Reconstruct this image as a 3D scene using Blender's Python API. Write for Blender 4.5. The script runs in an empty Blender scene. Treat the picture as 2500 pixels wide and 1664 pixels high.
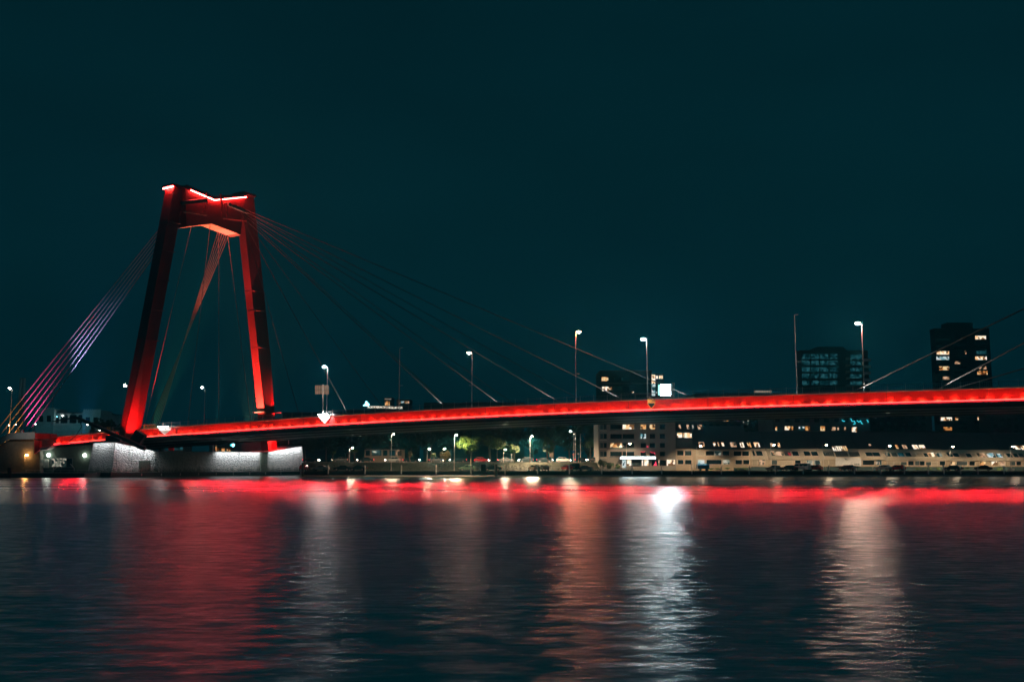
import bpy, math, random
import numpy as np
from mathutils import Vector, Matrix
random.seed(11)
sc = bpy.context.scene
COL = sc.collection

# ------------------------------------------------------------------ camera
HC = 2.8                      # eye height above the river
F = 2430.56                   # focal length in photo pixels (35 mm lens, 2500 px wide)
TH = math.atan((1134.3 - 832.0) / F)
CT, ST = math.cos(TH), math.sin(TH)
cam_d = bpy.data.cameras.new('camera'); cam_d.lens = 35.0; cam_d.sensor_width = 36.0
cam_d.clip_start = 0.3; cam_d.clip_end = 6000
cam = bpy.data.objects.new('camera', cam_d); COL.objects.link(cam)
cam.location = (0, 0, HC); cam.rotation_euler = (math.pi / 2 + TH, 0, 0)
sc.camera = cam

# ------------------------------------------------------------------ night sky
w = bpy.data.worlds.new('World'); sc.world = w; w.use_nodes = True
nt = w.node_tree; nt.nodes.clear()
o_ = nt.nodes.new('ShaderNodeOutputWorld'); bg = nt.nodes.new('ShaderNodeBackground')
tc = nt.nodes.new('ShaderNodeTexCoord'); sep = nt.nodes.new('ShaderNodeSeparateXYZ')
rmp = nt.nodes.new('ShaderNodeValToRGB')
nt.links.new(tc.outputs['Generated'], sep.inputs[0]); nt.links.new(sep.outputs['Z'], rmp.inputs[0])
cr = rmp.color_ramp
cr.elements[0].position = 0.0; cr.elements[0].color = (0.0004, 0.0130, 0.0190, 1)
cr.elements[1].position = 1.0; cr.elements[1].color = (0.0020, 0.0400, 0.0520, 1)
for p, c in ((0.16, (0.0006, 0.0185, 0.0255, 1)), (0.45, (0.0006, 0.0155, 0.0215, 1)), (0.62, (0.0020, 0.0400, 0.0520, 1))):
    e = cr.elements.new(p); e.color = c
nz = nt.nodes.new('ShaderNodeTexNoise'); nz.inputs['Scale'].default_value = 3.0; nz.inputs['Detail'].default_value = 4.0
mp = nt.nodes.new('ShaderNodeMapping'); mp.inputs['Scale'].default_value = (1, 1, 3.5)
nt.links.new(tc.outputs['Generated'], mp.inputs[0]); nt.links.new(mp.outputs[0], nz.inputs['Vector'])
mr = nt.nodes.new('ShaderNodeMapRange'); mr.inputs[1].default_value = 0.3; mr.inputs[2].default_value = 0.7
mr.inputs[3].default_value = 0.90; mr.inputs[4].default_value = 1.10
nt.links.new(nz.outputs[0], mr.inputs[0])
vm = nt.nodes.new('ShaderNodeVectorMath'); vm.operation = 'SCALE'
nt.links.new(rmp.outputs[0], vm.inputs[0]); nt.links.new(mr.outputs[0], vm.inputs['Scale'])
nt.links.new(vm.outputs[0], bg.inputs['Color']); bg.inputs['Strength'].default_value = 1.0
nt.links.new(bg.outputs[0], o_.inputs[0])
sc.view_settings.view_transform = 'Standard'; sc.view_settings.look = 'None'
sc.view_settings.exposure = 0.0; sc.view_settings.gamma = 1.0
sc.cycles.use_light_tree = True
sc.cycles.max_bounces = 5; sc.cycles.glossy_bounces = 3; sc.cycles.diffuse_bounces = 3
sc.cycles.sample_clamp_indirect = 4.0
sc.cycles.caustics_reflective = False; sc.cycles.caustics_refractive = False

HAZE = 0.0006
# ------------------------------------------------------------------ geometry helpers
def ray(px, py):
    u = (px - 1250.0) / F; v = (832.0 - py) / F
    return Vector((u, CT - v * ST, ST + v * CT))
def at(px, py, Y):
    d = ray(px, py); return Vector((0, 0, HC)) + d * (Y / d.y)
def on_water(px, py, z=0.0):
    d = ray(px, py); return Vector((0, 0, HC)) + d * ((z - HC) / d.z)

ROOT = {}
def link(o, parent=None):
    COL.objects.link(o)
    if parent is not None: o.parent = parent
    return o
def rootloc(o):
    while o is not None and o.parent is not None: o = o.parent
    return Vector(o.location) if o is not None else Vector((0, 0, 0))
def tag(o, label=None, cat=None, group=None, kind=None):
    if label: o['label'] = label
    if cat: o['category'] = cat
    if group: o['group'] = group
    if kind: o['kind'] = kind
    return o
def thing(name, label, cat, loc, group=None):
    o = bpy.data.objects.new(name, None); o.location = loc; o.empty_display_size = 0.5
    COL.objects.link(o); return tag(o, label, cat, group)

class MB:
    def __init__(s): s.v = []; s.f = []
    def add(s, vs, fs):
        b = len(s.v); s.v += [Vector(p) for p in vs]; s.f += [tuple(i + b for i in q) for q in fs]; return s
    def quad(s, a, b, c, d): return s.add([a, b, c, d], [(0, 1, 2, 3)])
    def hexa(s, p):             # 8 points, bottom loop then top loop
        return s.add(p, [(3, 2, 1, 0), (4, 5, 6, 7), (0, 1, 5, 4), (1, 2, 6, 5), (2, 3, 7, 6), (3, 0, 4, 7)])
    def box(s, lo, hi):
        x0, y0, z0 = lo; x1, y1, z1 = hi
        return s.hexa([(x0, y0, z0), (x1, y0, z0), (x1, y1, z0), (x0, y1, z0), (x0, y0, z1), (x1, y0, z1), (x1, y1, z1), (x0, y1, z1)])
    def obox(s, c, ax, ay, az): # centre and three half-axis vectors
        c = Vector(c); ax = Vector(ax); ay = Vector(ay); az = Vector(az)
        return s.hexa([c - ax - ay - az, c + ax - ay - az, c + ax + ay - az, c - ax + ay - az,
                       c - ax - ay + az, c + ax - ay + az, c + ax + ay + az, c - ax + ay + az])
    def prism(s, poly, ext):    # polygon points and extrusion vector
        n = len(poly); e = Vector(ext); P = [Vector(p) for p in poly]
        fs = [tuple(range(n - 1, -1, -1)), tuple(range(n, 2 * n))] + [(i, (i + 1) % n, n + (i + 1) % n, n + i) for i in range(n)]
        return s.add(P + [p + e for p in P], fs)
    def loft(s, rings, cap=True, closed=True):
        n = len(rings[0]); vs = [p for r in rings for p in r]; fs = []
        for k in range(len(rings) - 1):
            for i in range(n if closed else n - 1):
                j = (i + 1) % n
                fs.append((k * n + i, k * n + j, (k + 1) * n + j, (k + 1) * n + i))
        if cap and closed:
            fs.append(tuple(range(n - 1, -1, -1))); fs.append(tuple((len(rings) - 1) * n + i for i in range(n)))
        return s.add(vs, fs)
    def tube(s, p0, p1, r0, r1=None, n=8):
        p0 = Vector(p0); p1 = Vector(p1); r1 = r0 if r1 is None else r1
        d = (p1 - p0).normalized(); u = d.orthogonal().normalized(); q = d.cross(u)
        R = [[p + (u * math.cos(2 * math.pi * i / n) + q * math.sin(2 * math.pi * i / n)) * r for i in range(n)] for p, r in ((p0, r0), (p1, r1))]
        return s.loft(R)
    def path(s, pts, r, n=6):
        for i in range(len(pts) - 1): s.tube(pts[i], pts[i + 1], r, r, n)
        return s
    def ball(s, c, rx, ry=None, rz=None, n=10, m=6):
        ry = rx if ry is None else ry; rz = rx if rz is None else rz; c = Vector(c); R = []
        for k in range(m + 1):
            t = math.pi * (k + 0.02) / (m + 0.04)
            R.append([c + Vector((rx * math.sin(t) * math.cos(2 * math.pi * i / n), ry * math.sin(t) * math.sin(2 * math.pi * i / n), -rz * math.cos(t))) for i in range(n)])
        return s.loft(R)
    def build(s, name, mat, parent=None, bevel=0.0, smooth=False):
        me = bpy.data.meshes.new(name); off = rootloc(parent) if parent is not None else Vector((0, 0, 0))
        if parent is None and s.v:
            lo = Vector([min(p[i] for p in s.v) for i in range(3)]); hi = Vector([max(p[i] for p in s.v) for i in range(3)])
            off = Vector(((lo.x + hi.x) / 2, (lo.y + hi.y) / 2, lo.z))
        me.from_pydata([tuple(p - off) for p in s.v], [], s.f); me.update()
        if mat: me.materials.append(mat)
        o = bpy.data.objects.new(name, me); link(o, parent)
        if parent is None: o.location = off
        import bmesh as _b
        bm = _b.new(); bm.from_mesh(me); _b.ops.recalc_face_normals(bm, faces=bm.faces); bm.to_mesh(me); bm.free()
        if bevel:
            m = o.modifiers.new('bevel', 'BEVEL'); m.width = bevel; m.segments = 2; m.limit_method = 'ANGLE'
        if smooth:
            for p in me.polygons: p.use_smooth = True
        return o
def copy_tree(o, parent=None):
    c = o.copy(); COL.objects.link(c); c.parent = parent
    for ch in o.children: copy_tree(ch, c)
    return c
ORD = ('leftmost second third fourth fifth sixth seventh eighth ninth tenth eleventh twelfth thirteenth fourteenth fifteenth sixteenth '
       'seventeenth eighteenth nineteenth twentieth twenty-first twenty-second twenty-third twenty-fourth twenty-fifth twenty-sixth '
       'twenty-seventh twenty-eighth twenty-ninth thirtieth').split()
def nth(i): return ORD[i] + ' from the left' if i else 'leftmost of all'

# ------------------------------------------------------------------ materials
def mat(name, col, rough=0.6, metal=0.0, var=0.0, vscale=1.0, bump=0.0, bscale=6.0, spec=0.4, stretch=None):
    m = bpy.data.materials.new(name); m.use_nodes = True; n = m.node_tree; p = n.nodes['Principled BSDF']
    p.inputs['Base Color'].default_value = (*col, 1); p.inputs['Roughness'].default_value = rough
    p.inputs['Metallic'].default_value = metal; p.inputs['Specular IOR Level'].default_value = spec
    if var or bump:
        g = n.nodes.new('ShaderNodeNewGeometry'); mp = n.nodes.new('ShaderNodeMapping')
        n.links.new(g.outputs['Position'], mp.inputs[0])
        if stretch: mp.inputs['Scale'].default_value = stretch
    if var:
        t = n.nodes.new('ShaderNodeTexNoise'); t.inputs['Scale'].default_value = vscale; t.inputs['Detail'].default_value = 5
        n.links.new(mp.outputs[0], t.inputs['Vector'])
        r = n.nodes.new('ShaderNodeMapRange'); r.inputs[1].default_value = 0.25; r.inputs[2].default_value = 0.75
        r.inputs[3].default_value = 1 - var; r.inputs[4].default_value = 1 + var
        n.links.new(t.outputs[0], r.inputs[0])
        v = n.nodes.new('ShaderNodeVectorMath'); v.operation = 'SCALE'; v.inputs[0].default_value = col
        n.links.new(r.outputs[0], v.inputs['Scale']); n.links.new(v.outputs[0], p.inputs['Base Color'])
    if bump:
        t = n.nodes.new('ShaderNodeTexNoise'); t.inputs['Scale'].default_value = bscale; t.inputs['Detail'].default_value = 4
        n.links.new(mp.outputs[0], t.inputs['Vector'])
        b = n.nodes.new('ShaderNodeBump'); b.inputs['Strength'].default_value = bump; b.inputs['Distance'].default_value = 0.25
        n.links.new(t.outputs[0], b.inputs['Height']); n.links.new(b.outputs[0], p.inputs['Normal'])
    return m
def emit(name, col, s):
    m = bpy.data.materials.new(name); m.use_nodes = True; n = m.node_tree; p = n.nodes['Principled BSDF']
    p.inputs['Base Color'].default_value = (0.02, 0.02, 0.02, 1)
    p.inputs['Emission Color'].default_value = (*col, 1); p.inputs['Emission Strength'].default_value = s
    return m
def lit_window(name, cols, s, sx=1.1, sz=0.9):
    """a lit room behind glass: curtains, furniture and lamps as blocks of different brightness"""
    m = bpy.data.materials.new(name); m.use_nodes = True; n = m.node_tree; p = n.nodes['Principled BSDF']
    p.inputs['Base Color'].default_value = (0.02, 0.02, 0.02, 1); p.inputs['Roughness'].default_value = 0.15
    g = n.nodes.new('ShaderNodeNewGeometry'); mp = n.nodes.new('ShaderNodeMapping'); mp.inputs['Scale'].default_value = (sx, 0.15, sz)
    t = n.nodes.new('ShaderNodeTexVoronoi'); t.distance = 'CHEBYCHEV'; t.inputs['Scale'].default_value = 1.35
    n.links.new(g.outputs['Position'], mp.inputs[0]); n.links.new(mp.outputs[0], t.inputs['Vector'])
    s2 = n.nodes.new('ShaderNodeSeparateColor'); n.links.new(t.outputs['Color'], s2.inputs[0])
    r = n.nodes.new('ShaderNodeValToRGB'); r.color_ramp.interpolation = 'CONSTANT'
    r.color_ramp.elements[0].position = 0; r.color_ramp.elements[0].color = (*cols[0], 1)
    r.color_ramp.elements[1].position = 0.3; r.color_ramp.elements[1].color = (*cols[1], 1)
    for i, c in enumerate(cols[2:]):
        e = r.color_ramp.elements.new(0.5 + i * 0.22); e.color = (*c, 1)
    n.links.new(s2.outputs[0], r.inputs[0]); n.links.new(r.outputs[0], p.inputs['Emission Color'])
    p.inputs['Emission Strength'].default_value = s
    return m

M = {}
M['red_paint'] = mat('red_paint', (0.56, 0.014, 0.013), 0.45, var=0.10, vscale=0.5)
M['red_steel'] = mat('red_steel', (0.125, 0.0034, 0.0052), 0.5, var=0.28, vscale=0.35, bump=0.05, bscale=1.2, stretch=(1, 1, 0.45))
M['floodlit_red'] = mat('floodlit_red_paint', (0.55, 0.13, 0.12), 0.6, var=0.1, vscale=0.4)  # crossbeam red made lighter, the floodlight's glow is put into the colour
M['coping'] = mat('coping', (0.62, 0.50, 0.48), 0.6)
M['soffit'] = mat('soffit', (0.10, 0.11, 0.11), 0.45, var=0.3, vscale=0.3)
M['flange'] = mat('flange', (0.45, 0.46, 0.44), 0.3, metal=0.3)
M['asphalt'] = mat('asphalt', (0.05, 0.05, 0.05), 0.8, var=0.2)
M['steel'] = mat('steel', (0.42, 0.43, 0.43), 0.4, metal=0.5)
M['pole'] = mat('pole', (0.55, 0.55, 0.53), 0.45)
M['cable'] = mat('cable', (0.055, 0.054, 0.052), 0.6)  # darker copy, the faint light on the main stays is put into the colour
M['cable_lit'] = mat('cable_lit', (0.42, 0.40, 0.37), 0.55)  # paler copy, floodlight on back stays and hangers is put into the colour
M['dark_steel'] = mat('dark_steel', (0.03, 0.032, 0.035), 0.5)
M['stone'] = mat('stone', (0.42, 0.42, 0.41), 0.85, var=0.22, vscale=1.3, bump=1.0, bscale=2.6, stretch=(1, 1, 1.8))
def stone_relief(m):
    n = m.node_tree; p = n.nodes['Principled BSDF']; g = n.nodes.new('ShaderNodeNewGeometry'); mp = n.nodes.new('ShaderNodeMapping'); mp.inputs['Scale'].default_value = (1.0, 1.0, 1.7)
    v = n.nodes.new('ShaderNodeTexVoronoi'); v.inputs['Scale'].default_value = 2.3; t = n.nodes.new('ShaderNodeTexNoise'); t.inputs['Scale'].default_value = 5; t.inputs['Detail'].default_value = 5
    n.links.new(g.outputs['Position'], mp.inputs[0]); n.links.new(mp.outputs[0], v.inputs['Vector']); n.links.new(mp.outputs[0], t.inputs['Vector'])
    ad = n.nodes.new('ShaderNodeMath'); ad.operation = 'MULTIPLY_ADD'; ad.inputs[1].default_value = 0.6; n.links.new(t.outputs[0], ad.inputs[0]); n.links.new(v.outputs['Distance'], ad.inputs[2])
    b = n.nodes.new('ShaderNodeBump'); b.inputs['Strength'].default_value = 1.0; b.inputs['Distance'].default_value = 0.38; b.invert = True
    n.links.new(ad.outputs[0], b.inputs['Height']); n.links.new(b.outputs[0], p.inputs['Normal'])
def stone_stains(m):
    n = m.node_tree; p = n.nodes['Principled BSDF']; src = p.inputs['Base Color'].links[0].from_socket
    g = n.nodes.new('ShaderNodeNewGeometry'); sp = n.nodes.new('ShaderNodeSeparateXYZ'); n.links.new(g.outputs['Position'], sp.inputs[0])
    mp = n.nodes.new('ShaderNodeMapping'); mp.inputs['Scale'].default_value = (1.1, 1.1, 0.10); n.links.new(g.outputs['Position'], mp.inputs[0])
    t = n.nodes.new('ShaderNodeTexNoise'); t.inputs['Scale'].default_value = 1.0; t.inputs['Detail'].default_value = 5; n.links.new(mp.outputs[0], t.inputs['Vector'])
    a = n.nodes.new('ShaderNodeMath'); a.operation = 'MULTIPLY_ADD'; a.inputs[1].default_value = 2.6; n.links.new(t.outputs[0], a.inputs[0]); n.links.new(sp.outputs['Z'], a.inputs[2])
    r = n.nodes.new('ShaderNodeMapRange'); r.inputs[1].default_value = 2.6; r.inputs[2].default_value = 3.5; r.inputs[3].default_value = 0.85; r.inputs[4].default_value = 0.0; n.links.new(a.outputs[0], r.inputs[0])
    k = n.nodes.new('ShaderNodeMapRange'); k.inputs[1].default_value = 0.58; k.inputs[2].default_value = 0.72; k.inputs[3].default_value = 0.0; k.inputs[4].default_value = 0.55; n.links.new(t.outputs[0], k.inputs[0])
    mx = n.nodes.new('ShaderNodeMath'); mx.operation = 'MAXIMUM'; n.links.new(r.outputs[0], mx.inputs[0]); n.links.new(k.outputs[0], mx.inputs[1])
    c = n.nodes.new('ShaderNodeMix'); c.data_type = 'RGBA'; c.inputs['B'].default_value = (0.085, 0.10, 0.07, 1); n.links.new(mx.outputs[0], c.inputs['Factor']); n.links.new(src, c.inputs['A']); n.links.new(c.outputs['Result'], p.inputs['Base Color'])
stone_stains(M['stone'])
stone_relief(M['stone'])
M['moss'] = mat('moss', (0.10, 0.12, 0.09), 0.9, var=0.5, vscale=2.5, bump=0.8, bscale=4)
M['plinth'] = mat('plinth', (0.035, 0.04, 0.04), 0.7, var=0.3, vscale=0.6, bump=0.3)
M['concrete'] = mat('concrete', (0.30, 0.30, 0.29), 0.8, var=0.15, vscale=0.6)
M['brick_dark'] = mat('brick_dark', (0.13, 0.12, 0.10), 0.85, var=0.25, vscale=1.5, bump=0.4, bscale=5)
M['quay'] = mat('quay', (0.04, 0.042, 0.042), 0.8, var=0.3, vscale=0.5, bump=0.4, bscale=2)
M['pave'] = mat('pave', (0.07, 0.068, 0.065), 0.8, var=0.25, vscale=0.8)
M['lamp_pool_stone'] = mat('lamp_pool_stone', (0.17, 0.16, 0.145), 0.8, var=0.3, vscale=0.6)  # stone of the added slope that catches the lamplight
M['earth'] = mat('earth', (0.06, 0.065, 0.05), 0.9, var=0.3, vscale=0.3)
M['grass'] = mat('grass', (0.028, 0.026, 0.010), 0.9, var=0.5, vscale=1.2, bump=0.8, bscale=5)
M['wall_grey'] = mat('wall_grey', (0.30, 0.27, 0.24), 0.8, var=0.08, vscale=0.8)
M['wall_beige'] = mat('wall_beige', (0.46, 0.37, 0.27), 0.8, var=0.10, vscale=1.2, stretch=(1, 1, 6))
M['panel_beige'] = mat('panel_beige', (0.56, 0.48, 0.38), 0.7, var=0.10, vscale=1.0)
M['frame'] = mat('frame', (0.62, 0.58, 0.50), 0.5)
M['wall_dark'] = mat('wall_dark', (0.040, 0.072, 0.080), 0.8, var=0.15, vscale=0.4)
M['wall_mid'] = mat('wall_mid', (0.13, 0.165, 0.165), 0.8, var=0.15, vscale=0.4)
M['wall_pale'] = mat('wall_pale', (0.5, 0.52, 0.52), 0.8, var=0.15, vscale=0.8)
M['roof'] = mat('roof', (0.055, 0.055, 0.06), 0.7, var=0.2, vscale=0.8)
M['glass'] = mat('glass', (0.012, 0.016, 0.02), 0.08, spec=0.6)
M['glass_dim'] = mat('glass_dim', (0.07, 0.09, 0.10), 0.25, spec=0.6)
M['blind'] = mat('blind', (0.40, 0.34, 0.27), 0.7, var=0.1, vscale=3, stretch=(1, 1, 8))
M['white'] = mat('white', (0.75, 0.75, 0.76), 0.6, var=0.06, vscale=2)
M['yellow'] = mat('yellow', (0.75, 0.38, 0.10), 0.5)
M['black'] = mat('black', (0.012, 0.012, 0.014), 0.5)
M['bark'] = mat('bark', (0.13, 0.10, 0.07), 0.9, var=0.4, vscale=4)
M['timber'] = mat('timber', (0.10, 0.075, 0.055), 0.85, var=0.4, vscale=3, stretch=(1, 1, 0.2))
M['tyre'] = mat('tyre', (0.015, 0.015, 0.015), 0.8)
M['rim'] = mat('rim', (0.4, 0.4, 0.42), 0.3, metal=0.7)
M['leaf'] = mat('leaf', (0.075, 0.135, 0.022), 0.6, var=0.45, vscale=0.9)
M['leaf_dry'] = mat('leaf_dry', (0.13, 0.10, 0.03), 0.6, var=0.4, vscale=0.9)
M['leaf_dark'] = mat('leaf_dark', (0.04, 0.06, 0.022), 0.7, var=0.4, vscale=0.5)
M['sign_red'] = mat('sign_red', (0.6, 0.02, 0.02), 0.5)
M['sign_blue'] = mat('sign_blue', (0.02, 0.12, 0.4), 0.5)
M['sign_back'] = mat('sign_back', (0.33, 0.25, 0.20), 0.6, var=0.2, vscale=1.5)

M['e_led'] = emit('led_red_strip', (1.0, 0.22, 0.085), 720)
M['e_ledfront'] = emit('led_housing_glow', (1.0, 0.055, 0.050), 8)
M['e_water_fill'] = emit('water_fill_glow', (1.0, 0.012, 0.028), 800)  # added hidden glow that reddens the far water
M['e_top_outer'] = emit('led_top_strip_outer', (1.0, 0.055, 0.045), 190)
M['e_top'] = emit('led_top_strip', (1.0, 0.055, 0.045), 110)
M['e_lamp'] = emit('lamp_cool', (1.0, 0.85, 0.72), 110)
M['e_lampW'] = emit('lamp_white', (1.0, 0.93, 0.86), 560)
M['e_lampO'] = emit('lamp_amber', (1.0, 0.27, 0.12), 1100)
M['e_lampF'] = emit('lamp_faint', (1.0, 0.58, 0.40), 330)
M['e_lampC'] = emit('lamp_cream', (1.0, 0.64, 0.47), 1250)
M['e_lamp_warm'] = emit('lamp_warm', (1.0, 0.76, 0.50), 90)
M['e_lamp_orange'] = emit('lamp_orange', (1.0, 0.45, 0.12), 120)
M['e_small'] = emit('lamp_small', (0.95, 0.95, 0.9), 60)
M['wall_black'] = mat('wall_black', (0.020, 0.058, 0.066), 0.85)
M['brick_green'] = mat('brick_green', (0.085, 0.115, 0.09), 0.85, var=0.3, vscale=1.5, bump=0.5, bscale=5, stretch=(1, 1, 2))
M['frame_dim'] = mat('frame_dim', (0.30, 0.29, 0.27), 0.7)
M['orange'] = mat('orange', (0.75, 0.22, 0.05), 0.5)
M['poster'] = mat('poster', (0.42, 0.46, 0.42), 0.6, var=0.6, vscale=2.2)
M['e_wall'] = emit('wall_lamp', (0.95, 1.0, 0.88), 22)
M['e_lampfar'] = emit('lamp_far', (1.0, 0.90, 0.75), 40)
M['e_faint'] = emit('faint_letters', (1.0, 0.8, 0.6), 0.35)
M['e_short'] = emit('lamp_short', (1.0, 0.88, 0.60), 1200)
M['e_head'] = emit('car_headlight', (1.0, 0.93, 0.82), 60)
M['e_tail'] = emit('car_taillight', (1.0, 0.02, 0.04), 14)
M['e_board'] = emit('billboard_screen', (0.76, 0.93, 1.0), 140)
M['e_boardside'] = emit('billboard_edge', (0.25, 0.95, 0.75), 3)
M['e_sign_white'] = emit('white_neon', (1.0, 0.93, 0.75), 2.2)
M['e_sign_blue'] = emit('blue_neon', (0.25, 0.85, 1.0), 5)
M['e_cyan'] = emit('cyan_tube', (0.05, 0.75, 0.9), 1.3)
M['e_canopy'] = emit('canopy_tube', (0.72, 0.97, 1.0), 9)
M['e_red'] = emit('red_neon', (1.0, 0.05, 0.12), 1.5)
WIN = {
 'w': lit_window('window_bright', [(0.16, 0.07, 0.02), (0.95, 0.55, 0.26), (1.0, 0.82, 0.58), (1.0, 0.9, 0.75)], 1.35),
 'o': lit_window('window_orange', [(0.10, 0.03, 0.005), (0.62, 0.24, 0.06), (0.9, 0.46, 0.16), (1.0, 0.72, 0.38)], 1.0),
 'd': lit_window('window_dim', [(0.02, 0.012, 0.006), (0.30, 0.17, 0.09), (0.48, 0.27, 0.15), (0.65, 0.42, 0.26)], 1.15),
 'c': lit_window('window_cool', [(0.01, 0.05, 0.06), (0.25, 0.55, 0.62), (0.75, 0.95, 0.95), (0.9, 1.0, 1.0)], 0.8),
 'g': lit_window('window_pale', [(0.01, 0.02, 0.02), (0.03, 0.05, 0.045), (0.40, 0.42, 0.33), (0.8, 0.75, 0.6)], 0.7),
 't': lit_window('window_teal_faint', [(0.0, 0.012, 0.016), (0.003, 0.035, 0.045), (0.008, 0.06, 0.075), (0.02, 0.10, 0.12)], 0.8),
 'r': lit_window('window_red', [(0.01, 0.01, 0.01), (0.5, 0.02, 0.03), (0.02, 0.02, 0.02), (0.05, 0.03, 0.02)], 0.8),
 'k': M['glass'], 'b': M['blind'], 'm': M['glass_dim'],
}

def spot(name, loc, aim, energy, col, ang=60, blend=0.6, r=0.15, parent=None):
    d = bpy.data.lights.new(name, 'SPOT'); d.energy = energy; d.color = col; d.spot_size = math.radians(ang); d.spot_blend = blend; d.shadow_soft_size = r
    o = bpy.data.objects.new(name, d); COL.objects.link(o)
    loc = Vector(loc); q = (Vector(aim) - loc).to_track_quat('-Z', 'Y')
    if parent is not None: o.parent = parent; loc = loc - rootloc(parent)
    o.location = loc; o.rotation_euler = q.to_euler(); return o

# ------------------------------------------------------------------ water, land
SXN, SYN, SXF, SYF, RN, RF, AN, AF, WSC = 0.95, 0.55, 0.8, 0.15, 0.335, 0.29, 0.42, -0.15, 2.8
def water_material():
    """rippled river: wave slopes come from a noise field, so ripples are resolved close by and blur into a glitter path far off"""
    m = bpy.data.materials.new('river_water'); m.use_nodes = True; n = m.node_tree; n.nodes.clear()
    N = n.nodes.new; Lk = n.links.new
    out = N('ShaderNodeOutputMaterial'); mix = N('ShaderNodeMixShader'); dif = N('ShaderNodeBsdfDiffuse'); gl = N('ShaderNodeBsdfGlossy'); fr = N('ShaderNodeFresnel')
    gl.distribution = 'BECKMANN'; fr.inputs['IOR'].default_value = 1.36; dif.inputs['Color'].default_value = (0.0, 0.26, 0.26, 1)
    gl.inputs['Color'].default_value = (1, 1, 1, 1)
    tg = N('ShaderNodeCombineXYZ'); tg.inputs[0].default_value = 1.0; Lk(tg.outputs[0], gl.inputs['Tangent'])
    Lk(fr.outputs[0], mix.inputs[0]); Lk(dif.outputs[0], mix.inputs[1]); Lk(gl.outputs[0], mix.inputs[2]); Lk(mix.outputs[0], out.inputs[0])
    g = N('ShaderNodeNewGeometry'); sp_ = N('ShaderNodeSeparateXYZ'); Lk(g.outputs['Position'], sp_.inputs[0])
    def noise(scale, st, det, rot=0.0, off=0.0):
        mp = N('ShaderNodeMapping'); mp.inputs['Scale'].default_value = st; mp.inputs['Rotation'].default_value = (0, 0, rot); mp.inputs['Location'].default_value = (off, off, off)
        t = N('ShaderNodeTexNoise'); t.inputs['Scale'].default_value = scale; t.inputs['Detail'].default_value = det; t.inputs['Roughness'].default_value = 0.68
        Lk(g.outputs['Position'], mp.inputs[0]); Lk(mp.outputs[0], t.inputs['Vector']); return t
    def rng(src, a0, a1, b0, b1, smooth=False):
        r = N('ShaderNodeMapRange'); r.inputs[1].default_value = a0; r.inputs[2].default_value = a1; r.inputs[3].default_value = b0; r.inputs[4].default_value = b1
        if smooth: r.interpolation_type = 'SMOOTHSTEP'
        Lk(src, r.inputs[0]); return r.outputs[0]
    def math_(op, x, y):
        q = N('ShaderNodeMath'); q.operation = op
        for i, v in enumerate((x, y)):
            if isinstance(v, (int, float)): q.inputs[i].default_value = v
            else: Lk(v, q.inputs[i])
        return q.outputs[0]
    a = noise(WSC, (0.38, 1.0, 1), 7, 0.10); c = noise(0.06, (0.16, 1.0, 1), 5, 0.04, 7.0); c2 = noise(0.30, (0.20, 1.0, 1), 4, -0.05, 31.0)
    # the far half of the river lies calm, the near half is ruffled by the wind
    edge = math_('ADD', sp_.outputs['Y'], rng(c.outputs[0], 0.3, 0.7, -9.0, 9.0))
    calm = rng(edge, 70.0, 88.0, 0.0, 1.0, True)
    Lk(rng(calm, 0, 1, AN, AF), gl.inputs['Anisotropy']); rgh = rng(calm, 0, 1, RN, RF)
    gust = math_('MULTIPLY', rng(c.outputs[0], 0.36, 0.64, 0.55, 1.35, True), rng(c2.outputs[0], 0.3, 0.7, 0.62, 1.35, True))
    Lk(math_('MULTIPLY', rgh, rng(gust, 0.3, 1.8, 0.9, 1.1)), gl.inputs['Roughness'])
    sc_ = N('ShaderNodeSeparateColor'); Lk(a.outputs['Color'], sc_.inputs[0])
    sx = math_('MULTIPLY', math_('SUBTRACT', sc_.outputs[0], 0.5), rng(calm, 0, 1, SXN, SXF))
    sy = math_('MULTIPLY', math_('MULTIPLY', math_('SUBTRACT', sc_.outputs[1], 0.5), rng(calm, 0, 1, SYN, SYF)), gust)
    cb = N('ShaderNodeCombineXYZ'); Lk(sx, cb.inputs[0]); Lk(sy, cb.inputs[1]); cb.inputs[2].default_value = 1.0
    nm = N('ShaderNodeVectorMath'); nm.operation = 'NORMALIZE'; Lk(cb.outputs[0], nm.inputs[0])
    Lk(nm.outputs[0], gl.inputs['Normal']); Lk(nm.outputs[0], fr.inputs['Normal'])
    return m
M['water'] = water_material()
QY = 245.5; QZ = 1.32; LY = 222.0; LX = -94.5; LZ = 1.0
b = MB(); b.quad((-900, -60, 0), (900, -60, 0), (900, 300, 0), (-900, 300, 0))
tag(b.build('river_water', M['water']), kind='structure')
QX, QX2, BY = -51.5, -61.5, 292.0             # left corner of the quay; it returns to the bank behind the pier
def qx(Y): return QX + (QX2 - QX) * (Y - QY) / (BY - QY)
b = MB(); b.quad((-4000, BY, QZ - 0.02), (4000, BY, QZ - 0.02), (4000, 5000, QZ - 0.02), (-4000, 5000, QZ - 0.02))
tag(b.build('ground', M['earth']), kind='structure')
b = MB(); b.box((-600, BY - 1, -1), (900, BY + 0.4, QZ - 0.024)); tag(b.build('bank_wall', M['quay']), kind='structure')
b = MB(); b.prism([(QX, QY, -1), (900, QY, -1), (900, BY - 1.02, -1), (QX2, BY - 1.02, -1)], (0, 0, QZ + 1)); tag(b.build('quay', M['quay']), kind='structure')
b = MB(); b.quad((QX + 0.1, QY + 0.3, QZ + 0.006), (900, QY + 0.3, QZ + 0.006), (900, QY + 12, QZ + 0.006), (qx(QY + 12), QY + 12, QZ + 0.006))
tag(b.build('quay_pavement', M['pave']), kind='structure')
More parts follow.
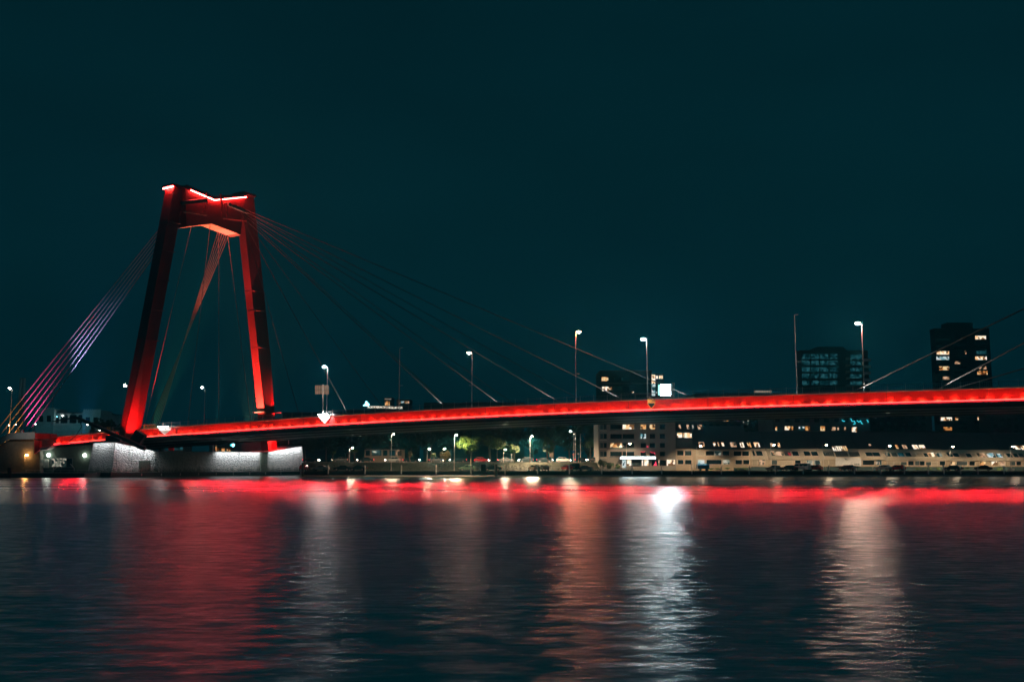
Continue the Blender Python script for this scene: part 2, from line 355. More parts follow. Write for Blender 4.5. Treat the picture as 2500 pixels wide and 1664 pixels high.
b = MB(); b.box((QX + 0.05, QY - 0.06, QZ - 0.28), (900, QY + 0.26, QZ + 0.05)); tag(b.build('quay_edge_stone', M['pave']), kind='structure')
b = MB(); b.box((-600, LY, -1), (LX, BY - 1.05, LZ)); tag(b.build('lower_quay', M['quay']), kind='structure')
b = MB(); b.quad((-600, LY + 0.2, LZ + 0.005), (LX - 0.2, LY + 0.2, LZ + 0.005), (LX - 0.2, LY + 24, LZ + 0.005), (-600, LY + 24, LZ + 0.005))
tag(b.build('lower_quay_pavement', M['pave']), kind='structure')
b = MB(); b.prism([(QX + .1, QY + .3, -.4), (QX + .1, QY - 3.6, -.4), (QX + .1, QY - 3.2, .04), (QX + .1, QY - .02, .34)], (950, 0, 0)); tag(b.build('lamp_pool_slope', M['lamp_pool_stone']), kind='structure')  # added slope, stands in for the lamps' light pools at the waterline
# dike with the riverside road (behind the quay, left of the apartment block)
RX1 = at(1462, 1130, 262).x; RZ = 3.45
def dike_ring(x0s, x1): return None
b = MB(); yz = [(259, QZ - 0.01), (268, RZ - 0.05), (290.9, RZ - 0.05), (290.9, QZ - 0.5), (259, QZ - 0.5)]
b.loft([[(qx(y) + 0.3, y, z_) for y, z_ in yz], [(RX1, y, z_) for y, z_ in yz]]); tag(b.build('dike_bank', M['grass']), kind='structure')
b = MB(); b.quad((qx(270) + 0.6, 270, RZ), (RX1, 270, RZ), (RX1, 284, RZ), (qx(284) + 0.6, 284, RZ)); tag(b.build('riverside_road', M['asphalt']), kind='structure')
b = MB(); b.box((qx(269.6) + 0.6, 269.6, RZ - 0.03), (RX1, 270, RZ + 0.12)); tag(b.build('road_kerb', M['concrete']), kind='structure')

# ------------------------------------------------------------------ the bridge: plan geometry
A2 = on_water(742, 1166.1); B2 = on_water(2500, 1178.9)
ax = (B2 - A2); ax.z = 0; ax.normalize(); nx = Vector((-ax.y, ax.x, 0))       # along the deck / across it, away from the viewer
def edge_at(px):                                                             # near deck edge on the sight line of a column of the photograph
    d = ray(px, 1000); d = Vector((d.x, d.y, 0)); # A2 + ax*s = d*t
    den = ax.x * d.y - ax.y * d.x; s = (A2.y * d.x - A2.x * d.y) / den
    return A2 + ax * s
E0 = edge_at(335.0); E0.z = 0
def s_of(px): return (edge_at(px) - E0).dot(ax)
tops = [(130, 1064.6), (297, 1052.7), (404, 1042.5), (742.7, 1018.9), (1000, 1001.0), (1250, 987.9), (1500, 977.4), (1800, 968.2), (2180, 955.8), (2500, 947.8)]
ss = []; zz = []
for px, py in tops:
    e = edge_at(px); d = ray(px, py); z = HC + d.z * (e.y / d.y); ss.append(s_of(px)); zz.append(z)
PF = np.polyfit(ss, zz, 3)
S0, S1 = s_of(122), 215.0
def zt(s):
    if s > 150: return float(np.polyval(PF, 150)) + float(np.polyval(np.polyder(PF), 150)) * (s - 150)
    return float(np.polyval(PF, s))
W = 36.5
def dk(s, n_, dz=0.0): return Vector((E0.x, E0.y, 0)) + ax * s + nx * n_ + Vector((0, 0, zt(s) + dz))
SS = [S0 + (S1 - S0) * i / 90 for i in range(91)]
def sweep(profile, closed=True, s0=None, s1=None):
    S = SS if s0 is None else [s0 + (s1 - s0) * i / 60 for i in range(61)]
    return MB().loft([[dk(s, a_, z_) for a_, z_ in profile] for s in S], cap=closed, closed=closed)
bridge = thing('cable_stayed_bridge', 'long cable-stayed road bridge with glowing red edge and tall red portal pylon', 'bridge', dk(0, 0, 0))
sweep([(0.02, -0.25), (W - 0.02, -0.25), (W - 0.02, -2.0), (W - 3, -2.35), (3, -2.35), (0.02, -2.0)]).build('deck', M['soffit'], bridge)
sweep([(0.0, -0.18), (0.02, -0.2), (0.02, -1.98), (0.0, -1.95)]).build('fascia', M['red_paint'], bridge)
sweep([(-0.16, 0.0), (0.25, 0.0), (0.25, -0.20), (-0.16, -0.18)]).build('coping', M['coping'], bridge)
sweep([(-0.46, -2.0), (0.0, -1.97), (0.0, -2.12), (-0.46, -2.10)]).build('light_ledge', M['red_paint'], bridge)
sweep([(W, 0.0), (W + 0.12, 0.0), (W + 0.12, -2.2), (W, -2.2)]).build('far_fascia', M['red_paint'], bridge)
sweep([(W - 0.9, -2.44), (W + 0.16, -2.30), (W + 0.16, -2.2), (W - 0.9, -2.34)]).build('far_edge_beam', M['flange'], bridge)
for k in range(7):
    a0 = 4.0 + k * 4.6
    sweep([(a0, -2.36), (a0 + 0.14, -2.36), (a0 + 0.14, -2.72), (a0 + 0.55, -2.74), (a0 + 0.55, -2.80), (a0 - 0.4, -2.80), (a0 - 0.4, -2.74), (a0, -2.72)]).build('girder', M['flange'] if k % 2 else M['soffit'], bridge)
# red LED line on the ledge (two runs, left and right of the near leg) and the wall-washing fixtures behind it
for u0, u1 in ((S0 + 1, -2.6), (2.2, S1 - 2)):
    S = [u0 + (u1 - u0) * i / 60 for i in range(61)]
    MB().loft([[dk(s, a_, z_) for a_, z_ in ((-0.45, -1.985), (-0.44, -1.985), (-0.44, -1.865), (-0.45, -1.865))] for s in S]).build('led_strip', M['e_ledfront'], bridge)
    MB().loft([[dk(s, a_, z_) for a_, z_ in ((-0.48, -2.095), (-0.462, -2.095), (-0.462, -2.172), (-0.48, -2.172))] for s in S]).build('fill_strip_shield', M['red_paint'], bridge)  # added shield, keeps the hidden strip's light off the near water
    S2 = [q for q in S if not -16 < q < 13]
    MB().loft([[dk(s, a_, z_) for a_, z_ in ((-0.115, -2.120), (-0.10, -2.120), (-0.10, -2.140), (-0.115, -2.140))] for s in S2]).build('water_fill_strip', M['e_water_fill'], bridge)  # added unseen strip, throws a red band on the far water
    MB().loft([[dk(s, a_, z_) for a_, z_ in ((-0.095, -2.115), (-0.07, -2.115), (-0.07, -2.20), (-0.095, -2.20))] for s in S2]).build('fill_strip_baffle', M['dark_steel'], bridge)  # added baffle, keeps the hidden strip's light off pier and soffit
    MB().loft([[dk(s, a_, z_) for a_, z_ in ((-0.435, -1.99), (-0.40, -1.99), (-0.40, -1.845), (-0.435, -1.845))] for s in S]).build('strip_housing', M['dark_steel'], bridge)
s = S0 + 1.4; pitch = (S1 - S0 - 4) / 99
while s < S1 - 2:
    if not (-2.8 < s < 2.3):
        q = lambda u, a_, z_: dk(s + u, a_, z_)
        fx = MB().hexa([q(-.3, -.37, -1.98), q(.3, -.37, -1.98), q(.3, -.30, -1.98), q(-.3, -.30, -1.98), q(-.3, -.37, -1.90), q(.3, -.37, -1.90), q(.3, -.30, -1.90), q(-.3, -.30, -1.90)]).build('light_fixture', M['dark_steel'], bridge)
        MB().hexa([q(-.28, -.365, -1.897), q(.28, -.365, -1.897), q(.28, -.285, -1.95), q(-.28, -.285, -1.95), q(-.28, -.365, -1.885), q(.28, -.365, -1.885), q(.28, -.28, -1.945), q(-.28, -.28, -1.945)]).build('light_lens', M['e_led'], fx)
    s += pitch
# panel joints
s = S0 + 6
while s < S1:
    MB().hexa([dk(s, -0.015, -1.9), dk(s + 0.07, -0.015, -1.9), dk(s + 0.07, 0.01, -1.9), dk(s, 0.01, -1.9), dk(s, -0.015, -0.2), dk(s + 0.07, -0.015, -0.2), dk(s + 0.07, 0.01, -0.2), dk(s, 0.01, -0.2)]).build('panel_joint', M['dark_steel'], bridge)
    s += 15.0
# railing
rl = MB(); s = S0
for zz_ in (1.02, 0.18):
    rl.loft([[dk(s_, 0.30, zz_), dk(s_, 0.36, zz_), dk(s_, 0.36, zz_ + 0.06), dk(s_, 0.30, zz_ + 0.06)] for s_ in SS])
while s < S1:
    p = dk(s, 0.33, 0.2); rl.add([p - ax * 0.012, p + ax * 0.012, p + ax * 0.012 + Vector((0, 0, 0.84)), p - ax * 0.012 + Vector((0, 0, 0.84))], [(0, 1, 2, 3)]); s += 0.30
railing = rl.build('railing', M['steel'], bridge)
s = S0 + 0.5; post0 = None; npost = 0
while s < S1 and npost < 96:
    if not (-3 < s < 3):
        b = MB(); p = dk(s, 0.33, 0); b.obox(p + Vector((0, 0, 0.62)), ax * 0.05, nx * 0.05, (0, 0, 0.62)); b.build('railing_post', M['steel'], railing); npost += 1
    s += 2.75

# ------------------------------------------------------------------ pylon
pn = Vector((0.55, 0.835, 0)).normalized(); pa = Vector((pn.y, -pn.x, 0))
P0 = Vector((E0.x, E0.y, 0)) - nx * 2.3
def pyl(px, py, off=0.0):                                                     # sight line meets the pylon's own plane
    d = ray(px, py); o = Vector((0, 0, HC)); t = ((P0 - o).dot(pa) + off) / d.dot(pa); return o + d * t
def pcoord(p): q = p - P0; return q.dot(pn), p.z
LEG = (pyl(663, 1060) - P0).dot(pn)                                           # spacing of the two legs
WA, WN, TRP = 3.5, 3.8, 0.7
def PP(a_, n_, z_): return P0 + pa * a_ + pn * n_ + Vector((0, 0, z_))
nt_, zt_ = pcoord(pyl(430, 462)); ft_, fzt_ = pcoord(pyl(597, 476))
ZTOP, ZTOPF = zt_, fzt_ - 0.4
pylon = MB()
def leg(n0, n1, z0, z1, za, out, z0cut):
    """tapering box leg; below za the outer span-side corner is cut by a growing facet. out = -1 near leg, +1 far leg"""
    def ring(z, c1, c2):
        f = (z - z0) / (z1 - z0); nc = n0 + (n1 - n0) * f; h = WA / 2 * (1.0 - 0.06 * f); k = WN / 2
        return [PP(-h, nc + out * k, z), PP(h - c1, nc + out * k, z), PP(h - TRP * c2 / 3.5, nc + out * (k - c2), z), PP(h - TRP, nc - out * k, z), PP(-h, nc - out * k, z)]
    return MB().loft([ring(z0, 1.35, 2.9), ring(za, 0.01, 0.02), ring(z1, 0.01, 0.02)])
body = MB().obox(PP(0, 0, zt(0) - 1), pa * 0.1, pn * 0.1, (0, 0, 0.1))
ZA_N = pyl(358, 838).z; ZA_F = pyl(658, 866).z
near_n1 = nt_; far_n1 = ft_
pyl_part = bpy.data.objects.new('pylon', None); link(pyl_part, bridge)
def sub(mb, name, m, **k): return mb.build(name, m, pyl_part, **k)
leg_near = sub(leg(0, near_n1, 6.6, ZTOP, ZA_N, -1, 0), 'pylon_leg', M['red_steel'])
leg_far = sub(leg(LEG, far_n1, 6.6, ZTOPF, ZA_F, 1, 0), 'pylon_leg', M['red_steel'])
# bow-tie crosshead
FO = WA / 2 + 0.35
s1 = pcoord(pyl(452, 461, FO)); s2 = pcoord(pyl(520.7, 489.3, FO)); s3 = pcoord(pyl(598.5, 481.6, FO))
b1 = pcoord(pyl(455.6, 552.5, FO)); b2 = pcoord(pyl(517, 545, FO)); b3 = pcoord(pyl(579, 569, FO))
print('PYL', nt_, ft_, zt_, fzt_, s1, s2, s3, b1, b2, b3, LEG)
def PQ(a_, q, dz=0): return PP(a_, q[0], q[1] + dz)
poly = [s1, s2, s3, (b3[0] + 1.2, b3[1] - 0.4), b3, b2, b1]
sub(MB().prism([PQ(-FO, q) for q in poly], pa * (2 * FO)), 'crossbeam', M['red_steel'])
sub(MB().prism([PQ(-FO + .02, b2, -0.005), PQ(-FO + .02, b3, -0.005), PQ(-FO + .02, b3, -0.09), PQ(-FO + .02, b2, -0.09)], pa * (2 * FO - .04)), 'floodlit_soffit', M['floodlit_red'])  # thin plate carrying the painted floodlight glow
sub(MB().prism([PQ(-FO + .02, b1, -0.005), PQ(-FO + .02, b2, -0.005), PQ(-FO + .02, b2, -0.09), PQ(-FO + .02, b1, -0.09)], pa * (2 * FO - .04)), 'floodlit_soffit', M['floodlit_red'])
cap = [(s1[0], s1[1]), s2, s3]
capm = MB()
for q0, q1 in ((s1, s2), (s2, s3)):
    capm.prism([PQ(-FO - 0.6, q0, 0.15), PQ(-FO - 0.6, q1, 0.15), PQ(-FO - 0.6, q1, 1.0), PQ(-FO - 0.6, q0, 1.0)], pa * (2 * FO + 1.2))
sub(capm, 'crossbeam_cap', M['red_steel'])
st = MB()
for q0, q1 in ((pcoord(pyl(463, 465, FO)), s2), (s2, s3)):
    st.prism([PQ(FO + 0.42, q0, -0.12), PQ(FO + 0.42, q1, -0.12), PQ(FO + 0.42, q1, 0.12), PQ(FO + 0.42, q0, 0.12)], pa * 0.16)
sub(st, 'light_strip', M['e_top'])
# strip on the outer face of the near leg top
n_out = near_n1 - WN / 2
st = MB(); st.obox(PP(0, n_out - 0.5, ZTOP - 0.1), pa * (WA / 2 + 0.2), pn * 0.10, (0, 0, 0.13)); sub(st, 'light_strip', M['e_top_outer'])
cp = MB(); cp.obox(PP(0, near_n1, ZTOP + 0.35), pa * (WA / 2 + 0.35), pn * (WN / 2 + 0.8), (0, 0, 0.3)); sub(cp, 'leg_cap', M['red_steel'])
cp = MB(); cp.obox(PP(0, far_n1, ZTOPF + 0.35), pa * (WA / 2 + 0.35), pn * (WN / 2 + 0.4), (0, 0, 0.3)); sub(cp, 'leg_cap', M['red_steel'])
# maintenance gantries on the span side
def pick(cx, cy): return 300 + 0.2551 * cx, 400 + 0.2551 * cy                # from a measured enlargement
def gp(cx, cy, off): return pyl(*pick(cx, cy), FO + off)
def gpost(c0, c1, r, name='gantry_post', m='red_steel'): sub(MB().tube(gp(*c0), gp(*c1), r), name, M[m])
gpost((803, 262, 1.2), (806, 440, 1.2), 0.16); gpost((790, 400, 1.0), (760, 470, 1.0), 0.14)
gpost((585, 395, 0.8), (540, 495, 0.8), 0.12); gpost((1200, 490, 1.0), (1188, 590, 1.0), 0.14)
g = MB().tube(gp(936, 288, 1.2), gp(955, 520, 1.2), 0.30)
for k in range(6): g.tube(gp(928 + k * 0.4, 300 + k * 7, 1.1), gp(946 + k * 0.4, 300 + k * 7, 1.3), 0.06)
sub(g, 'ladder_mast', M['red_steel'])
sub(MB().path([gp(975, 440, 1.0), gp(965, 385, 1.0), gp(980, 378, 1.0), gp(1005, 378, 1.0), gp(1002, 395, 1.0), gp(992, 510, 1.0)], 0.18), 'pipe_loop', M['red_steel'])
gpost((560, 372, 1.6), (795, 350, 1.6), 0.55, 'gantry_tube', 'dark_steel'); gpost((1003, 383, 1.6), (1200, 465, 1.6), 0.55, 'gantry_tube', 'dark_steel')
for (x0, y0, x1, y1, nn) in ((575, 455, 800, 490, 7), (960, 520, 1190, 545, 7)):
    g = MB()
    for k in range(nn):
        f0 = k / nn; f1 = (k + 0.7) / nn
        for off in (0.7, 1.7):
            g.tube(gp(x0 + (x1 - x0) * f0, y0 + (y1 - y0) * f0 + off * 5, off), gp(x0 + (x1 - x0) * f1, y0 + (y1 - y0) * f1 + off * 3, off), 0.10)
    g.tube(gp(x0, y0, 1.9), gp(x1, y1, 1.9), 0.12); g.tube(gp(x0, y0 - 14, 1.9), gp(x1, y1 - 20, 1.9), 0.07)
    sub(g, 'gantry_platform', M['red_steel'])
# weld bands on the far leg's inner face
for py in (716, 762, 850):
    q = pcoord(pyl(640, py)); f = (q[1] - 6.6) / (ZTOPF - 6.6); nc = LEG + (far_n1 - LEG) * f
    sub(MB().obox(PP(0, nc, q[1]), pa * (WA / 2 + 0.03), pn * (WN / 2 + 0.03), (0, 0, 0.12)), 'weld_band', M['red_steel'])
for k in range(5):
    zz_ = 33 + k * 7.6; f = (zz_ - 6.6) / (ZTOP - 6.6); nc = near_n1 * f
    sub(MB().obox(PP(0, nc, zz_), pa * (WA / 2 + 0.025), pn * (WN / 2 + 0.025), (0, 0, 0.07)), 'weld_band', M['red_steel'])
g = MB()
for sx in (0.35, 0.85): g.tube(PP(sx, -WN / 2 - .12, 12), PP(sx, near_n1 - WN / 2 - .12, ZTOP - 9), 0.04, 0.04, 5)
for k in range(90):
    f = k / 90; zz_ = 12 + (ZTOP - 21) * f; nc = near_n1 * (zz_ - 12) / (ZTOP - 21) - WN / 2 - .12; g.tube(PP(.35, nc, zz_), PP(.85, nc, zz_), 0.025, 0.025, 4)
sub(g, 'access_ladder', M['red_steel'])
# service platform round the far leg just above the deck
q = pcoord(pyl(640, 1006)); nc = LEG + (far_n1 - LEG) * (q[1] - 6.6) / (ZTOPF - 6.6)
g = MB(); g.obox(PP(0, nc, q[1]), pa * (WA / 2 + 0.9), pn * (WN / 2 + 0.9), (0, 0, 0.12)); g.obox(PP(0, nc, q[1] - 1.6), pa * (WA / 2 + 0.9), pn * (WN / 2 + 0.9), (0, 0, 0.07))
sub(g, 'service_platform', M['dark_steel'])

# ------------------------------------------------------------------ stay cables
RC = 0.12
def cable(p0, p1, r=RC, m='cable'): MB().tube(p0, p1, r, r, 8).build('stay_cable', M[m], bridge, smooth=True)
def deck_px(px, n_):                                                          # point on the deck, n_ m inside the near edge, on the sight line px
    d = ray(px, 1000); d = Vector((d.x, d.y, 0)); o = Vector((E0.x, E0.y, 0)) + nx * n_
    den = ax.x * d.y - ax.y * d.x; s = (o.y * d.x - o.x * d.y) / den; return s
BACK, MAIN = [], []
# back stays, near plane
for (tx, ty, bx) in ((440, 496, -28), (440, 503, -9), (440, 510, 9), (440, 518, 26), (440, 526, 43), (440, 534, 60)):
    s = deck_px(bx, 1.0); cable(pyl(tx, ty, -FO), dk(s, 1.0, -0.1), RC, 'cable_lit'); BACK.append((pyl(tx, ty, -FO), dk(s, 1.0, -0.1)))
# back stays, far plane, seen as an orange bundle between the legs
for i in range(6):
    s = deck_px(379 - 5.4 * i, W - 1.0); cable(pyl(533 + 5.2 * i, 562 + 2.2 * i, -FO + 0.6), dk(s, W - 1.0, -0.1), RC, 'cable_lit')
# hangers close to the pylon
for (tx, ty, off, bx, n_) in ((467, 553, 0.5, 352, 3.0), (513, 550, 0.5, 459, 4.0), (534, 568, 0.5, 535.5, 1.0), (556, 575, 0, 614, 6.0)):
    s = deck_px(bx, n_); cable(pyl(tx, ty, off), dk(s, n_, -0.1), 0.085, 'cable_lit')
# main span, near plane and far plane
for (bx, ty) in ((852, 532), (1094, 527), (1229, 522), (1372, 517), (1529, 512), (1697, 508)):
    s = deck_px(bx, 1.0); cable(pyl(590, ty, FO + 0.4), dk(s, 1.0, -0.1), 0.09); MAIN.append((pyl(590, ty, FO + 0.4), dk(s, 1.0, -0.1)))
for (bx, ty) in ((742, 536), (964, 530), (1130, 524), (1298, 520), (1474, 514)):
    s = deck_px(bx, W - 1.0); cable(pyl(594, ty, FO + 0.2), dk(s, W - 1.0, -0.1), 0.075)
# second pylon, at the other end of the main span, out of the frame to the right, with the stays that reach into the picture
SHIFT = ax * 232.0
pyl2 = bpy.data.objects.new('pylon', None); link(pyl2, bridge); pyl2.location = Vector(pyl_part.location) + SHIFT
for ch in list(pyl_part.children):
    if ch.name.startswith(('pylon_leg', 'crossbeam', 'leg_cap')):
        c = ch.copy(); COL.objects.link(c); c.parent = pyl2
def far_stay(px0, py0, px1, py1, n_, zend):
    s = deck_px(px0, n_); p = dk(s, n_, -0.1)
    e = at(px1, py1, p.y); d = (e - p)                                         # a direction in the frontal plane, swung to follow the deck
    k = d.z / max(1e-6, d.x); run = 150.0; q = Vector((E0.x, E0.y, 0)) + ax * 224 + nx * (W / 2 + (n_ - W / 2) * 0.55)
    # solve height at pylon so that the stay passes through the sight line of (px1,py1)
    dr = ray(px1, py1); u = (q - p); u.z = 0; den = u.x * dr.y - u.y * dr.x; t = (p.y * dr.x - p.x * dr.y) / den
    hit = p + u * t; zz_ = HC + dr.z * (hit.y / dr.y); q.z = p.z + (zz_ - p.z) / t
    cable(p, q); MAIN.append((q, p))
far_stay(2077, 953, 2419, 793, 1.0, 0); far_stay(2286, 946, 2500, 837, 1.0, 0)
far_stay(2205, 950, 2480, 905, W - 1.0, 0)
# cable anchor lugs on the deck edge
# ------------------------------------------------------------------ floodlights of the bridge
def flood(loc, aim, energy, col, ang, blend=0.5, r=0.2):
    return spot('floodlight', loc, aim, energy, col, ang, blend, r, bridge)
RED = (1.0, 0.035, 0.03)
flood(PP(4.2, -2.2, 8.3), PP(1.0, 0.2, 13.5), 62000, RED, 56, 0.95)              # near leg facet
flood(PP(4.6, LEG + 2.6, 14.6), PP(1.0, LEG + 0.3, 19.0), 38000, RED, 56, 0.8)    # far leg facet
flood(PP(3.0, -5.6, 8.6), PP(0.6, 0.0, 9.5), 30000, RED, 80, 0.9)
flood(PP(6.5, LEG - 1.0, 9.2), PP(0.8, LEG, 8.6), 22000, RED, 80, 0.8)
flood(PP(-1.0, LEG - 8, zt(0) + 1.2), PP(0.0, LEG - 5.0, 28), 460000, (1.0, 0.20, 0.10), 72, 0.9)  # far leg inner face
flood(PP(0.5, LEG - 20, zt(0) + 1.2), PP(0.5, LEG - 13, 62), 210000, (1.0, 0.50, 0.40), 20, 0.6)   # crosshead soffit
flood(dk(deck_px(372, W - 6), W - 6, 1.0), pyl(505, 640, -2), 380000, (1.0, 0.60, 0.25), 22, 0.8)  # far back stays
c0, c1_ = BACK[2]; cm = c0.lerp(c1_, 0.45)
flood(dk(-24, 5, 0.5), cm, 130000, (0.42, 0.45, 1.0), 44, 0.9)                                     # near back stays
flood(dk(-40, -2.5, 0.3), c0.lerp(c1_, 0.80), 14000, (1.0, 0.10, 0.45), 60, 0.9)
flood(dk(-44, -2.5, 0.3), c0.lerp(c1_, 0.93), 2600, (1.0, 0.42, 0.10), 80, 0.9)
for p0_, p1_ in MAIN:                                                               # added spot at each anchorage, brightens the lower ends of the main stays
    d_ = (p0_ - p1_).normalized(); q_ = p1_ + d_ * 0.5 - nx * 0.5
    flood(q_, p1_ + d_ * 16, 3000, (0.97, 0.97, 0.92), 26, 0.9, 0.05)

# ------------------------------------------------------------------ pier under the pylon
pier = thing('bridge_pier', 'rough grey stone bridge pier with floodlit walls standing in the river', 'pier', PP(0, LEG / 2, 0))
PA0, PA1, PN0, PN1 = -5.0, 3.3, -5.8, LEG + 8.5
NB = 7.0                                                                     # length of the end blocks
def blk(n0, n1, z0a, z0b, name, a0=PA0, a1=PA1, bat=0.7, end=0):
    """end block with battered faces; top height z0a at its outer end and z0b at its inner end"""
    zb = 1.1
    lo = [PP(a0 - bat, n0 - (bat if end < 0 else 0), zb), PP(a1 + bat * 0.4, n0 - (bat if end < 0 else 0), zb), PP(a1 + bat * 0.4, n1 + (bat if end > 0 else 0), zb), PP(a0 - bat, n1 + (bat if end > 0 else 0), zb)]
    hi = [PP(a0, n0, z0a), PP(a1, n0, z0a), PP(a1, n1, z0b), PP(a0, n1, z0b)]
    return MB().hexa(lo + hi).build(name, M['stone'], pier)
nA = pcoord(pyl(378, 1125, PA1))[0]; nB = pcoord(pyl(652, 1125, PA1))[0]; nB0 = pcoord(pyl(636, 1125, PA1))[0]
blk(PN0, nA, 7.95, 6.1, 'end_block', end=-1)
blk(nB, PN1, 6.25, 8.1, 'end_block', end=1)
w_ = MB(); w_.hexa([PP(PA0, nA + 0.02, 1.1), PP(PA1 - 0.2, nA + 0.02, 1.1), PP(PA1 - 0.2, nB - 0.02, 1.1), PP(PA0, nB - 0.02, 1.1), PP(PA0, nA + 0.02, 6.08), PP(PA1 - 0.25, nA + 0.02, 6.08), PP(PA1 - 0.25, nB - 0.02, 6.2), PP(PA0, nB - 0.02, 6.2)])
w_.build('connecting_wall', M['stone'], pier)
w_ = MB(); w_.obox(PP(PA1 - 0.1, (nB0 + nB) / 2, 3.6), pa * 0.32, pn * ((nB - nB0) / 2 - 0.05), (0, 0, 2.45)); w_.build('mossy_buttress', M['moss'], pier)
w_ = MB(); w_.obox(PP(PA1 + 0.18, nA - 3.0, 2.8), pa * 0.22, pn * 1.5, (0, 0, 1.0)); w_.build('stone_plaque', M['moss'], pier)
w_ = MB(); w_.obox(PP((PA0 + PA1) / 2, (PN0 + PN1) / 2, 0.1), pa * ((PA1 - PA0) / 2 + 2.0), pn * ((PN1 - PN0) / 2 + 2.2), (0, 0, 1.02)); w_.build('plinth', M['plinth'], pier, bevel=0.1)
for k in range(9): MB().obox(PP(PA1 + 2.05, PN0 + 6 + k * 5.5, 0.55), pa * 0.08, pn * 0.10, (0, 0, 0.3)).build('mooring_ring', M['steel'], pier)
# wall washers: LED bars hung in front of the wall tops, shining down the stone
def wash_bar(p0, p1, out, e, col=(0.93, 0.97, 1.0), tilt=0.35):
    d = bpy.data.lights.new('wall_washer', 'AREA'); d.shape = 'RECTANGLE'; d.energy = e; d.color = col; v = Vector(p1) - Vector(p0); d.size = v.length; d.size_y = 0.12; d.spread = math.radians(150)
    o = bpy.data.objects.new('wall_washer', d); COL.objects.link(o); o.parent = pier; o.location = (Vector(p0) + Vector(p1)) / 2 - Vector(pier.location)
    x = v.normalized(); zz_ = (Vector((0, 0, 1)) + Vector(out) * tilt); zz_ = (zz_ - x * zz_.dot(x)).normalized(); y = zz_.cross(x)
    o.rotation_euler = Matrix((x, y, zz_)).transposed().to_euler()
m_ = (nA + nB) / 2
wash_bar(PP(PA1 + 0.75, PN0 + 0.2, 8.0), PP(PA1 + 0.75, nA - 0.6, 6.3), pa, 430)
wash_bar(PP(PA1 + 0.6, m_ + 0.6, 6.3), PP(PA1 + 0.6, nB0 - 0.2, 6.4), pa, 680)
wash_bar(PP(PA1 + 0.75, nB + 0.4, 6.5), PP(PA1 + 0.75, PN1 - 0.4, 8.0), pa, 560)
wash_bar(PP(PA0 + 0.4, PN0 - 0.7, 8.05), PP(PA1 - 0.4, PN0 - 0.7, 8.05), -pn, 170)
for n_ in (PN0 + 0.5, PN0 + 4.0): MB().obox(PP(PA1 + 0.5, n_, 8.1), pa * 0.5, pn * 0.08, (0, 0, 0.06)).build('lamp_bracket', M['dark_steel'], pier)
# dark machinery housings and the boom at the foot of the near leg
hb = MB(); c_ = at(338.5, 1067, E0.y - 9); hb.obox(c_, Vector((0.86, 0, -0.5)) * 1.25, Vector((0, 1, 0)) * 1.0, Vector((0.5, 0, 0.86)) * 1.25)
tag(hb.build('floodlight_housing', M['dark_steel']), 'black square floodlight housing tilted beside the red leg foot', 'floodlight')
hb = MB(); c_ = at(279, 1070.5, E0.y - 8); hb.box((c_.x - 1.75, c_.y - 1, c_.z - 0.75), (c_.x + 1.75, c_.y + 1, c_.z + 0.75))
tag(hb.build('equipment_cabinet', M['dark_steel'], bevel=0.08), 'low black equipment cabinet on top of the pier left of the red leg', 'cabinet')
bm_ = thing('crane_boom', 'black steel boom slanting across the red bridge edge to the pier', 'boom', at(338, 1090, E0.y - 11))
B0 = at(340, 1088, E0.y - 11); B1 = at(188, 1019, E0.y - 11); B2_ = at(128, 1028, E0.y - 11)
MB().tube(B0, B1, 0.55, 0.38, 8).build('main_arm', M['dark_steel'], bm_); MB().tube(B1, B2_, 0.2, 0.1, 6).build('jib', M['dark_steel'], bm_)
c1 = at(176, 1022, E0.y - 11); MB().path([at(190, 1020, E0.y - 11), at(200, 1040, E0.y - 11), at(186, 1062, E0.y - 11), at(166, 1080, E0.y - 11), at(148, 1082, E0.y - 11)], 0.09).build('hose', M['dark_steel'], bm_)
MB().obox(at(346, 1092, E0.y - 11), (0.8, 0, -0.3), (0, 0.5, 0), (0.15, 0, 0.45)).build('foot', M['dark_steel'], bm_)
tag(MB().tube(at(739.6, 1170, 243), at(739.6, 1129, 243), 0.28, 0.26, 10).build('mooring_pile', M['timber']), 'tall grey mooring pile right beside the stone pier plinth', 'mooring pile')
tag(MB().tube(at(1211, 1172, 243), at(1211, 1133, 243), 0.42, 0.36, 10).build('mooring_pile', M['timber']), 'thick brown timber mooring pile standing in front of the quay wall', 'mooring pile')
tag(MB().tube(at(23, 1172, 220), at(23, 1141, 220), 0.42, 0.40, 10).build('mooring_pile', M['black']), 'black mooring pile in front of the left lower quay', 'mooring pile')

# ------------------------------------------------------------------ street lamps
def street_lamp(name, base, top, head_off, m_e, label, group, cross=0, hs=1.0, r=0.10, lit=True, cat='street lamp', back=0.0):
    t = thing(name, label, cat, base, group)
    MB().tube(base, top, r, r * 0.6, 8).build('pole', M['pole'], t)
    h = Vector(head_off); e = Vector(top) + h
    MB().tube(top, e, r * 0.55, r * 0.5, 6).build('arm', M['pole'], t)
    d = h.normalized() if h.length > 0 else Vector((1, 0, 0)); d.z = 0; d.normalize(); q = Vector((-d.y, d.x, 0))
    hd = MB().obox(e + d * 0.1 + Vector((0, 0, 0.10 * hs)), d * 0.42 * hs, q * 0.17 * hs, (0, 0, 0.07 * hs)).build('lamp_head', M['pole'], t)
    if lit: MB().ball(e + d * 0.15, 0.30 * hs, 0.22 * hs, 0.20 * hs).build('lamp_glass', m_e, hd)
    if cross:
        c = Vector(base) + (Vector(top) - Vector(base)) * 0.42; MB().tube(c, c + Vector((cross, 0, 0)), 0.045, 0.045, 5).build('bracket', M['pole'], t)
    MB().tube(base, Vector(base) + Vector((0, 0, 0.9)), r * 1.5, r * 1.5, 8).build('pole_foot', M['pole'], t)
    return t
